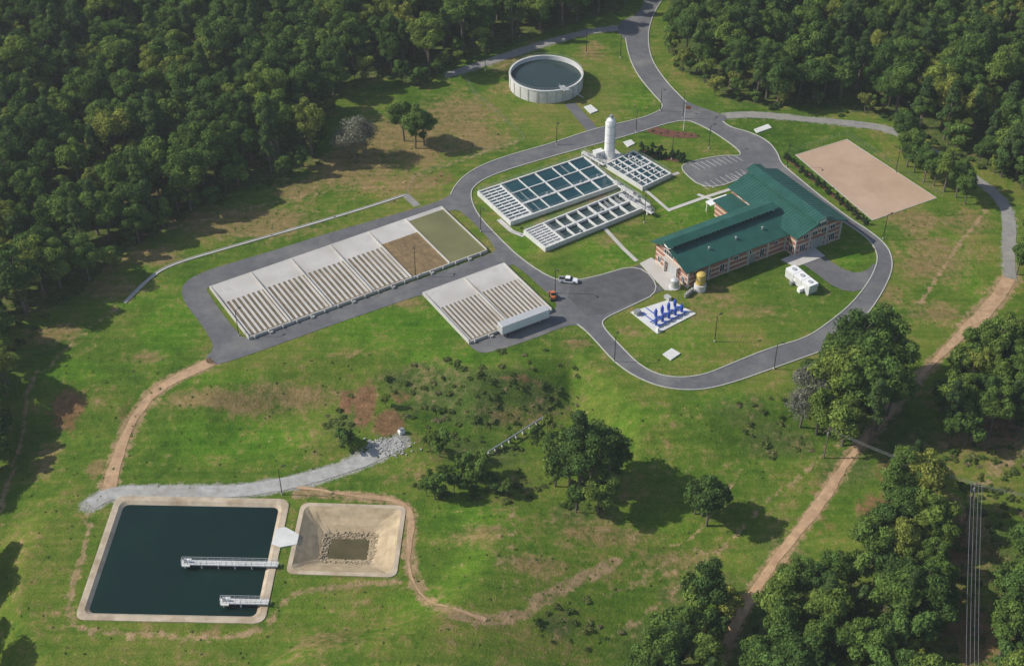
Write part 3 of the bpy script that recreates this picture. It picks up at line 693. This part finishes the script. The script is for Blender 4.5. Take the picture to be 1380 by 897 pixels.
mb.box(bf,.6,2.2,bw-2.6,bw-1.2,.22,1.6,'steel'); mb.box(bf,bl-2.4,bl-1.2,bw-3,bw-1,.22,1.3,'alu'); mb.box(bf,.4,1,.4,1.2,.22,1.5,'white')
mb.obj('blue_pump_station')
# ---------------------------------------------------------------- vehicles
def wheel(mb,f,x,y,r=.42,w=.28):
    mb.tube(f.P(x,y-w/2,r),f.P(x,y+w/2,r),r,r,'rub',14); mb.tube(f.P(x,y-w/2-.01,r),f.P(x,y+w/2+.01,r),r*.5,r*.5,'steel',10)
def pickup(u,v,ang,name,col='white'):
    f=Fr(G(u,v),math.radians(ang),.07); mb=MB()
    mb.hexa([f.P(-2.8,-.95,.45),f.P(2.75,-.95,.45),f.P(2.75,.95,.45),f.P(-2.8,.95,.45),f.P(-2.8,-.92,.95),f.P(2.8,-.85,.92),f.P(2.8,.85,.92),f.P(-2.8,.92,.95)],col)
    mb.hexa([f.P(.9,-.93,.95),f.P(2.75,-.85,.93),f.P(2.75,.85,.93),f.P(.9,.93,.95),f.P(1,-.88,1.15),f.P(2.6,-.78,1.05),f.P(2.6,.78,1.05),f.P(1,.88,1.15)],col)
    mb.hexa([f.P(-1.0,-.93,.95),f.P(1.3,-.93,.95),f.P(1.3,.93,.95),f.P(-1.0,.93,.95),f.P(-.85,-.74,1.75),f.P(.5,-.74,1.75),f.P(.5,.74,1.75),f.P(-.85,.74,1.75)],'glass')
    mb.box(f,-.87,.52,-.76,.76,1.72,1.8,col)
    for y in (-.93,.87): mb.box(f,-2.8,-1.02,y,y+.06,.95,1.3,col)
    mb.box(f,-2.86,-2.8,-.92,.92,.6,1.3,col); mb.box(f,-2.75,-1.05,-.85,.85,.952,.97,'black')
    mb.box(f,2.8,2.86,-.6,.6,.6,.9,'black'); mb.box(f,2.86,2.95,-.9,.9,.4,.58,'steel')
    for x in (-1.8,1.8):
        for y in (-.85,.85): wheel(mb,f,x,y)
    mb.obj(name)
pickup(766,380,-8,'pickup_truck')
mb=MB()
A_=G(677,456);B_=G(741,432);tf=Fr(A_,math.atan2(B_[1]-A_[1],B_[0]-A_[0]),.07); TL=15.5
mb.box(tf,0,TL,0,2.6,1.15,4.0,'white'); mb.box(tf,.05,TL-.05,.05,2.55,4.0,4.03,'alu')
for i in range(26): mb.box(tf,.25+i*.6,.29+i*.6,-.025,-.003,1.25,3.9,'alu')
mb.box(tf,0,TL,-.02,-.004,1.12,1.3,'steel'); mb.box(tf,TL+.003,TL+.5,.5,2.1,2.2,3.8,'alu')
mb.box(tf,.3,TL-.5,.9,1.0,.85,1.15,'black'); mb.box(tf,.3,TL-.5,1.6,1.7,.85,1.15,'black')
for x in (1.2,2.5):
    for y in (.3,2.3): wheel(mb,tf,x,y,.52,.5)
for y in (.5,2.1): mb.box(tf,TL-3,TL-2.8,y-.1,y+.1,0,1.15,'steel')
for j in range(2): mb.box(tf,-.04,-.003,.1+j*1.22,1.28+j*1.22,1.3,3.85,'alu')
mb.obj('semi_trailer')
f=Fr(G(745,402),math.radians(100),.07); mb=MB()
mb.hexa([f.P(-1.5,-.6,.7),f.P(1.1,-.6,.7),f.P(1.1,.6,.7),f.P(-1.5,.6,.7),f.P(-1.4,-.5,1.4),f.P(.9,-.5,1.3),f.P(.9,.5,1.3),f.P(-1.4,.5,1.4)],'orange')
mb.hexa([f.P(-.5,-.6,1.4),f.P(.6,-.6,1.4),f.P(.6,.6,1.4),f.P(-.5,.6,1.4),f.P(-.4,-.5,2.3),f.P(.4,-.5,2.3),f.P(.4,.5,2.3),f.P(-.4,.5,2.3)],'glass'); mb.box(f,-.5,.5,-.6,.6,2.3,2.4,'orange')
for x,r in ((-.95,.62),(.95,.45)):
    for y in (-.8,.8): wheel(mb,f,x,y,r,.35)
for y in (-.5,.4): mb.hexa([f.P(.6,y,1.3),f.P(2.2,y,.5),f.P(2.2,y+.12,.5),f.P(.6,y+.12,1.3),f.P(.6,y,1.5),f.P(2.2,y,.7),f.P(2.2,y+.12,.7),f.P(.6,y+.12,1.5)],'orange')
mb.hexa([f.P(2.1,-.9,.1),f.P(2.8,-.9,.1),f.P(2.8,.9,.1),f.P(2.1,.9,.1),f.P(2.0,-.9,.9),f.P(2.3,-.9,.9),f.P(2.3,.9,.9),f.P(2.0,.9,.9)],'orange')
mb.obj('orange_loader_tractor')
# ---------------------------------------------------------------- lamps, poles, fences
lm=MB()
lm.tube((0,0,0),(0,0,.6),.22,.22,'conc',10); lm.tube((0,0,.6),(0,0,9),.13,.09,'black',8)
lm.tube((0,0,8.9),(1.3,0,9.15),.05,.05,'black',6); lm.box(Fr((0,0),0),1.0,1.9,-.2,.2,9.08,9.22,'black'); lm.box(Fr((0,0),0),1.1,1.8,-.15,.15,9.05,9.078,'white')
lo=lm.obj('street_lamp',origin=(0,0,0)); lme=lo.data; first=True
for i,(u,v) in enumerate([(654,95),(790,72),(836,78),(857,178),(920,160),(750,195),(955,200),(1207,232),(828,487),(963,460),(1043,497),(322,452),(380,666),(1190,322),(905,215),(868,300),(648,312),(1060,225),(890,150),(700,50),(560,372),(748,395)]):
    p=GT3(u,v)
    o=lo if first else bpy.data.objects.new('street_lamp',lme)
    if not first: scene.collection.objects.link(o)
    first=False; o.location=p; o.rotation_euler[2]=R.uniform(0,6.28)
mb=MB(); c=(*G(921,176),0); mb.tube(c,(c[0],c[1],10),.1,.05,'white'); mb.lathe((c[0],c[1],10),[(.01,0),(.12,.1),(.01,.2)],'yellow',8)
vs=[];
for i in range(7):
    for j in (0,1): vs.append((c[0]+.08+i*.3,c[1]+.12*math.sin(i*1.3),9.7-j*1.2-i*.04))
mb.add(vs,[(2*i,2*i+2,2*i+3,2*i+1) for i in range(6)],'orange'); mb.obj('flagpole')
def utilpole(u,v,h,name,ang=.5):
    c=GT3(u,v); mb=MB(); mb.tube(c,c+Vector((0,0,h)),.2,.13,'wood'); f=Fr(c[:2],ang,c.z)
    mb.box(f,-1.4,1.4,-.08,.08,h-1.1,h-.9,'wood'); mb.tube(f.P(-.35,-.2,h-2.6),f.P(-.35,-.2,h-1.7),.25,.25,'steel')
    for x in (-1.3,0,1.3): mb.tube(f.P(x,0,h-.9 if x else h),f.P(x,0,h-.6 if x else h+.3),.06,.05,'steel')
    mb.obj(name); return c+Vector((0,0,h-.6))
p1=utilpole(1110,617,11,'utility_pole'); 
p2=utilpole(1302,700,13,'utility_pole',0); p3=utilpole(1470,720,11,'utility_pole'); p4=utilpole(1294,1010,13,'utility_pole',0)
mb=MB()
def wire(a,b,sag,r=.03):
    pr=None
    for i in range(17):
        t=i/16; q=a.lerp(b,t)+Vector((0,0,-sag*4*t*(1-t)))
        if pr: mb.tube(pr,q,r,r,'steel',4)
        pr=q
for a,b in ((p1,p2),(p2,p3)):
    for off in (-1.2,0,1.2): wire(a+Vector((0,off*.4,0)),b+Vector((0,off*.4,0)),1.2)
for off in (-1.3,-.45,.45,1.3): wire(p2+Vector((off,0,0)),p4+Vector((off,0,0)),1.5,.04)
mb.obj('power_lines')
def fence(pts,name,h=1.8,step=3):
    pts=resample(TW(pts),step); mb=MB(); pr=None
    for x,y in pts:
        q=Vector((x,y,float(hgt(x,y)))); mb.tube(q,q+Vector((0,0,h)),.04,.04,'steel',4)
        if pr:
            for hh in (.1,.9,h-.03): mb.tube(pr+Vector((0,0,hh)),q+Vector((0,0,hh)),.018,.018,'steel',4)
        pr=q
    mb.obj(name)
fence([(625,104),(640,128),(668,152),(708,188)],'chain_link_fence')
fence([(708,188),(640,212),(560,238),(548,262)],'chain_link_fence')
fence([(1062,207),(1140,182),(1270,266)],'chain_link_fence')
mb=MB(); P_=chaikin(TW([(168,408),(198,378),(225,358),(300,336),(420,302),(500,278),(545,263)]),2)
ribbon(mb,P_,.7,.05,'conc',.05)
for s in (-.45,.45):
    pp=resample(P_,2); q=[]
    for i,(x,y) in enumerate(pp):
        a=pp[max(0,i-1)];b=pp[min(len(pp)-1,i+1)];dx,dy=b[0]-a[0],b[1]-a[1];L=math.hypot(dx,dy); q.append((x-dy/L*s,y+dx/L*s))
    kerbline(mb,q,.18,.15)
mb.obj('concrete_drainage_channel')
mb=MB(); a=GT3(658,612);b=GT3(732,565); mb.tube(a+Vector((0,0,.9)),b+Vector((0,0,.9)),.22,.22,'steel',12)
for i in range(9): q=a.lerp(b,i/8); mb.box(Fr(q[:2],.6,q.z),-.2,.2,-.35,.35,-1.2,.7,'conc')
mb.obj('outfall_pipe')
# ---------------------------------------------------------------- TREES
def ico(n=1):
    import bmesh
    bm=bmesh.new(); bmesh.ops.create_icosphere(bm,subdivisions=n,radius=1); v=np.array([q.co[:] for q in bm.verts]); f=[[w.index for w in p.verts] for p in bm.faces]; bm.free(); return v,f
IV,IF=ico(1)
def make_tree(name,seed,h,cr,kind='broad',matk='leaf',dens=1.0,leaf=.5,nl=24):
    r=np.random.default_rng(seed); rr=random.Random(seed)
    mb=MB()
    lobes=[]
    if kind=='broad':
        zc=h*.6; rz=h*.37
        for i in range(nl):
            d=r.normal(size=3); d/=np.linalg.norm(d); d[2]=abs(d[2])*.9-.25 if r.random()<.75 else d[2]
            k=r.uniform(.4,.82); lobes.append((np.array([d[0]*cr*k,d[1]*cr*k,zc+d[2]*rz*k*1.1]),cr*r.uniform(.22,.4),r.uniform(.72,1.3)))
        lobes.append((np.array([0,0,zc]),cr*.5,.8))
    elif kind=='pine':
        for i in range(nl):
            t=i/nl; z=h*(.42+.55*t); rad=cr*(1-t**1.6)*.8; a=r.uniform(0,6.28); k=r.uniform(.3,1)
            lobes.append((np.array([math.cos(a)*rad*k,math.sin(a)*rad*k,z]),cr*r.uniform(.22,.36),r.uniform(.75,1.25)))
        lobes.append((np.array([0,0,h*.97]),cr*.2,1.1))
    elif kind=='cone':
        for i in range(nl):
            t=i/nl; z=h*(.1+.85*t); rad=cr*(1-t)*.7; a=i*2.4
            lobes.append((np.array([math.cos(a)*rad,math.sin(a)*rad,z]),cr*(.5-.3*t),r.uniform(.8,1.2)))
    elif kind=='bush':
        for i in range(nl):
            a=r.uniform(0,6.28); k=r.uniform(0,.8); lobes.append((np.array([math.cos(a)*cr*k,math.sin(a)*cr*k,h*r.uniform(.2,.6)]),cr*r.uniform(.22,.42),r.uniform(.7,1.3)))
    if kind in('broad','pine'):
        lean=Vector((rr.uniform(-.4,.4),rr.uniform(-.4,.4),0))
        top=Vector((0,0,h*.8)); mb.tube((0,0,-.3),Vector((0,0,h*.35))+lean,h*.022,h*.015,'bark',7); mb.tube(Vector((0,0,h*.35))+lean,top,h*.015,h*.005,'bark',6)
        for c,R_,s_ in lobes[::2]:
            z0=max(h*.25,c[2]-rr.uniform(1,3)-.1*h); mb.tube(Vector((0,0,z0))+lean*.6,Vector(c),h*.006,h*.002,'bark',5)
    V=[np.array(mb.v).reshape(-1,3)] if mb.v else []
    F=[list(f) for f in mb.f]; off=len(mb.v); S=[np.array([1.0]*len(mb.v))]
    mi=[0]*len(F)
    for c,R_,s_ in lobes:
        if matk!='bare':
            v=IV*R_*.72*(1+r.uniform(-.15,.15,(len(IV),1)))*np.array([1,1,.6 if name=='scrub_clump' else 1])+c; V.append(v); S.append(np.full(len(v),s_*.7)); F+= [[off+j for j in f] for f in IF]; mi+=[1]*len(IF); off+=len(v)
        n=int(dens*95*(R_/1.6)**1.6*(.5/leaf)**1.5)+12
        d=r.normal(size=(n,3)); d/=np.linalg.norm(d,axis=1)[:,None]; d[:,2]=np.where(d[:,2]<-.35,-d[:,2],d[:,2])
        p=c+d*R_*r.uniform(.72,1.15,(n,1))*np.array([1,1,.6 if name=='scrub_clump' else .85])
        nn=d*1.1+r.normal(size=(n,3))*.45; nn/=np.linalg.norm(nn,axis=1)[:,None]
        t=np.cross(nn,r.normal(size=(n,3))); t/=np.linalg.norm(t,axis=1)[:,None]; b=np.cross(nn,t)
        sz=leaf*r.uniform(.5,1.15,(n,1))
        q=np.stack([p-t*sz,p-b*sz*.6,p+t*sz,p+b*sz*.6],1)
        q+=r.normal(size=q.shape)*leaf*.12
        V.append(q.reshape(-1,3)); ss=np.repeat(s_*r.uniform(.75,1.25,n),4); S.append(ss)
        F+= (np.arange(n*4).reshape(n,4)+off).tolist(); mi+=[1]*n; off+=n*4
    me=bpy.data.meshes.new(name); me.from_pydata(np.concatenate(V).tolist(),[],F)
    me.materials.append(M['bark']); me.materials.append(M[matk]); me.polygons.foreach_set('material_index',mi)
    at=me.attributes.new('shade','FLOAT','POINT'); at.data.foreach_set('value',np.concatenate(S).astype(np.float32)); me.update()
    return me
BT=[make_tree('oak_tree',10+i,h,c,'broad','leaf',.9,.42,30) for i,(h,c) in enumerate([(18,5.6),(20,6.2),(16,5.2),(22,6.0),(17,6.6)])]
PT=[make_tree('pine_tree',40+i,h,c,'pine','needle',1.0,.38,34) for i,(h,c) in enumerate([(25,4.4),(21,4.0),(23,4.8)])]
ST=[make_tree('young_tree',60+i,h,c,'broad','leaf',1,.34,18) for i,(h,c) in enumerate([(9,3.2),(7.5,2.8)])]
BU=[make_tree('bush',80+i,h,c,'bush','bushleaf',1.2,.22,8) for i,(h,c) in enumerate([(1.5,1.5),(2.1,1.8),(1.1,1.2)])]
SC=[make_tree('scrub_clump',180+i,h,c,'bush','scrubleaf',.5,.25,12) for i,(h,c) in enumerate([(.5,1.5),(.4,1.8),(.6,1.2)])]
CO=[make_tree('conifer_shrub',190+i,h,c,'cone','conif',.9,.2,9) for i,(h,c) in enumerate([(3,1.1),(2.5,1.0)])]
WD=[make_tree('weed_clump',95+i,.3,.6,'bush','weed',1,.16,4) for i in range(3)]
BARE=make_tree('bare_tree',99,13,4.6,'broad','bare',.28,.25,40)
def coll(name):
    c=bpy.data.collections.new(name); e=bpy.data.objects.new(name,None); e.instance_type='COLLECTION'; e.instance_collection=c; scene.collection.objects.link(e); return c
def put(me,x,y,s=1,c=None,sz=None,name=None):
    o=bpy.data.objects.new(name or me.name.split('.')[0],me); o.location=(x,y,float(hgt(x,y))-.1); o.rotation_euler=(R.uniform(-.04,.04),R.uniform(-.04,.04),R.uniform(0,6.28)); o.scale=(s,s,s*(sz or R.uniform(.9,1.12)))
    (c or scene.collection).objects.link(o); return o
def scatter(poly,sp,fn,jit=.42):
    xs_=[p[0] for p in poly];ys_=[p[1] for p in poly]
    gx=np.arange(min(xs_),max(xs_),sp);gy=np.arange(min(ys_),max(ys_),sp*.87)
    A=[];
    for j,y in enumerate(gy):
        for x in gx: A.append((x+(j%2)*sp*.5+R.uniform(-jit,jit)*sp,y+R.uniform(-jit,jit)*sp))
    A=np.array(A); ok=inside(A[:,0],A[:,1],poly)
    for x,y in A[ok]: fn(float(x),float(y))
fc=coll('forest')
def vis(x,y): return abs(x)<.46*y+12 and y<625
def ftree(x,y):
    if not vis(x,y): return
    t=R.random()
    if t<.76: put(R.choice(BT),x,y,R.uniform(.62,1.18),fc)
    elif t<.92: put(R.choice(PT),x,y,R.uniform(.75,1.05),fc)
    else: put(R.choice(ST),x,y,R.uniform(1.1,1.6),fc)
scatter(FW1,7.7,ftree); scatter(FW2,7.7,ftree)
def edge(pxs,c):
    P_=resample(chaikin(W(pxs),1),2.6)
    for x,y in P_:
        if vis(x,y): put(R.choice(ST+BU),x+R.gauss(0,1.8),y+R.gauss(0,1.8),R.uniform(.6,1.3),c)
edge(F1[1:18],fc); edge(F2[0:9],fc)
wc=coll('woodland')
def wtree(x,y):
    t=R.random()
    if t<.6: put(R.choice(BT),x,y,R.uniform(.6,.95),wc)
    elif t<.7: put(R.choice(PT),x,y,R.uniform(.5,.75),wc)
    else: put(R.choice(ST),x,y,R.uniform(1.0,1.7),wc)
for P_ in ([(850,890),(890,845),(930,815),(985,810),(985,860),(965,900),(940,990),(820,990)],[(1045,815),(1090,790),(1150,775),(1170,830),(1170,990),(1000,990),(1010,890)],[(1165,740),(1200,690),(1250,690),(1262,760),(1262,960),(1165,990)],
           [(1245,560),(1290,505),(1400,455),(1500,490),(1450,575),(1330,600),(1265,620)],[(1345,760),(1370,700),(1400,680),(1560,700),(1560,980),(1350,980)],[(1190,640),(1230,625),(1250,690),(1195,700)],[(1385,340),(1500,330),(1500,480),(1385,420)],[(-60,440),(0,440),(22,480),(18,560),(4,650),(-60,690)]):
    scatter(TW(P_),5.8,wtree)
bc_=coll('scrub')
DTW=[chaikin(TW(p),2) for p,_ in DT]
def near_track(x,y):
    return any(math.hypot(x-a,y-b)<4 for t in DTW for a,b in t)
RD=[GT(492,550),GT(524,572)]
def btree(x,y):
    if near_track(x,y): return
    put(R.choice(BU),x,y,R.uniform(.35,1.0),bc_,R.uniform(.5,1))
def sclump(x,y):
    if near_track(x,y): return
    if any(math.hypot(x-a,y-b)<6 for a,b in RD) and R.random()<.85: return
    u=R.random()
    if u<.9: put(R.choice(SC),x,y,R.uniform(.4,1.1),bc_,R.uniform(.5,1.1))
    elif u<.97: put(R.choice(BU),x,y,R.uniform(.4,.8),bc_)
for P_,sp in (([(545,490),(600,478),(680,495),(780,490),(795,540),(760,580),(700,615),(600,600),(550,570),(505,515)],3.5),([(440,560),(470,530),(482,560),(480,600),(450,605)],3),([(560,655),(640,610),(720,620),(740,660),(690,680),(600,672)],3.6),([(985,545),(1080,525),(1120,600),(1060,630),(1010,600)],3.8),
    ([(850,880),(930,800),(1000,800),(1060,780),(1170,720),(1190,640),(1260,600),(1400,560),(1400,700),(1340,760),(1345,950),(850,950)],3.8),([(720,825),(790,805),(840,850),(800,880),(730,870)],3.6),([(440,480),(760,470),(800,500),(700,500),(560,490)],6)):
    scatter(TW(P_),sp,sclump,.8)
for P_,sp in (([(560,650),(640,620),(700,650),(690,680),(600,675)],5),([(545,490),(680,495),(790,500),(760,580),(600,600)],9),([(1180,650),(1280,600),(1400,600),(1400,700),(1200,740)],5),([(0,420),(60,425),(40,470),(0,500)],4),([(740,640),(830,650),(825,700),(750,690)],3.5),([(450,590),(500,585),(530,610),(500,618),(455,608)],4)):
    scatter(TW(P_),sp,btree,.7)
IT=[(BT,3,795,672,1.1),(PT,0,782,660,1.05),(BT,0,768,660,1.0),(BT,3,818,664,1.0),(BT,1,785,645,.9),(BT,4,806,692,.75),(ST,0,748,655,1.5),(BT,2,756,640,.9),(PT,1,828,655,.9),(BT,1,800,648,1.05),(BT,2,745,625,.7),(ST,1,776,690,1.2),
 (BT,2,952,708,1.0),(ST,0,936,692,1.3),(ST,1,968,692,1.3),(BT,0,946,695,.8),
 (BT,1,1120,560,1.25),(BT,0,1160,540,1.35),(BT,3,1180,580,1.15),(BT,4,1135,600,1.05),(BT,2,1100,585,1.0),(BT,3,1185,530,1.2),(BT,1,1150,575,1.2),(BT,0,1195,560,1.0),(BT,4,1105,540,1.05),(PT,0,1170,600,.9),(BT,3,1145,520,1.2),(BT,1,1175,505,1.15),(BT,2,1125,505,1.0),
 (BT,2,560,200,1.0),(BT,0,545,190,.95),(BT,1,572,196,.75),(ST,0,220,308,1.2),(ST,1,228,305,1),
 (ST,0,592,615,1.0),(ST,1,580,608,.9),(ST,0,470,603,.8),(ST,1,520,548,.6),(ST,0,586,672,1.1),(ST,1,612,664,1.0),(ST,0,640,655,1.0),(ST,1,660,660,.9),(ST,0,625,642,.9),(ST,1,682,668,.7),(ST,0,460,595,.6),(ST,1,600,650,.8),(ST,0,648,635,.8),(ST,1,575,668,.8),(ST,0,722,600,.8),(ST,1,738,580,.7),
 (BT,1,-45,600,1),(BT,4,-60,680,.9),(BT,2,-60,800,1.2),(BT,0,-85,860,1.2),(BT,1,-55,910,1.2),(BT,3,-100,770,1.1),(BT,2,-40,755,1),
 (BT,0,1245,245,.8),(BT,1,1222,225,.8),(BT,3,1272,258,.8),(BT,2,1300,275,.75),(BT,4,1232,232,.8),(BT,2,1258,250,.8),(BT,0,1288,266,.8),(BT,3,1215,205,.8),(BT,2,1370,370,.7),(BT,1,1385,345,.9)]
for L_,i,u,v,s in IT:
    x,y=GT(u,v); put(L_[i],x,y,s)
for u,v,s in ((478,215,1.35),(494,210,1.05),(464,212,1.0),(1078,575,1.1),(1092,555,1.3)):
    x,y=GT(u,v); put(BARE,x,y,s)
def row(a,b,n,s,jit=.3,L_=None):
    a=G(*a);b=G(*b)
    for i in range(n):
        t=i/(n-1); put(R.choice(L_ or BU),a[0]+(b[0]-a[0])*t+R.gauss(0,jit),a[1]+(b[1]-a[1])*t+R.gauss(0,jit),s*R.uniform(.8,1.15),name='shrub')
row((1058,212),(1168,302),22,.95,.3,CO); row((866,206),(922,217),10,1.15,.6,CO); row((872,200),(918,208),6,.8,1,CO); row((690,300),(728,322),4,.4)
row((1018,224),(1040,232),4,.5); row((975,262),(995,272),4,.5); row((880,178),(940,183),7,.35,.5)
wd=coll('weeds')
def weed(x,y):
    if inside(np.array([x]),np.array([y]),ASPH_OUT)[0]: return
    for f,L_,W_ in ((pf,PL,PWd),(sf,SL,SW)):
        dx,dy=x-f.o[0],y-f.o[1]; a=dx*f.c+dy*f.s; b=-dx*f.s+dy*f.c
        if -2<a<L_+2 and -2<b<W_+2: return
    if R.random()<.5: put(R.choice(WD),x,y,R.uniform(.3,.9),wd)
scatter(TW([(0,440),(280,490),(560,470),(860,545),(1100,520),(1240,520),(1180,640),(960,760),(720,860),(560,897),(0,897)]),3.8,weed,.8)
scatter(TW([(120,400),(420,240),(600,110),(700,190),(540,270),(240,370),(240,420),(60,470)]),3.8,weed,.8)
scatter(TW([(1180,310),(1270,280),(1340,290),(1290,440),(1200,480),(1210,380)]),3.6,weed,.8)
# ---------------------------------------------------------------- air with light haze (real volume around the whole site)
mb=MB(); mb.box(Fr((0,0),0),-1500,1500,-600,1800,-40,330,'white'); 
m,nt,out=newmat('hazy_air'); vs_=N(nt,'ShaderNodeVolumeScatter',{'Color':(.88,.94,1,1),'Density':.00011,'Anisotropy':.2}); nt.links.new(vs_.outputs[0],out.inputs['Volume']); M['air']=m
mb.mats=['air']; mb.obj('hazy_air')
# ---------------------------------------------------------------- light, sky, camera
EL=math.radians(38)
tv=Vector((math.cos(EL)*.998,-.05*math.cos(EL),-math.sin(EL)))
ld=bpy.data.lights.new('sun','SUN'); ld.energy=4.8; ld.angle=math.radians(.5); ld.color=(1,.95,.85)
lo_=bpy.data.objects.new('sun',ld); scene.collection.objects.link(lo_); lo_.rotation_euler=tv.to_track_quat('-Z','Y').to_euler(); lo_.location=(-100,300,300)
w=bpy.data.worlds.new('World'); scene.world=w; w.use_nodes=True; nt=w.node_tree; nt.nodes.clear()
sk=nt.nodes.new('ShaderNodeTexSky'); sk.sky_type='NISHITA'; sk.sun_disc=False; sk.sun_elevation=EL; sk.sun_rotation=math.radians(-87)
bg=nt.nodes.new('ShaderNodeBackground'); bg.inputs[1].default_value=.125; o=nt.nodes.new('ShaderNodeOutputWorld')
nt.links.new(sk.outputs[0],bg.inputs[0]); nt.links.new(bg.outputs[0],o.inputs[0])
cd=bpy.data.cameras.new('camera'); cd.sensor_width=36; cd.lens=36*FP/1380; cd.clip_start=1; cd.clip_end=12000
co=bpy.data.objects.new('camera',cd); scene.collection.objects.link(co); co.location=(0,0,CH); co.rotation_euler=(math.pi/2-PD,0,0)
scene.camera=co
scene.view_settings.view_transform='Standard'; scene.view_settings.look='None'; scene.view_settings.exposure=0
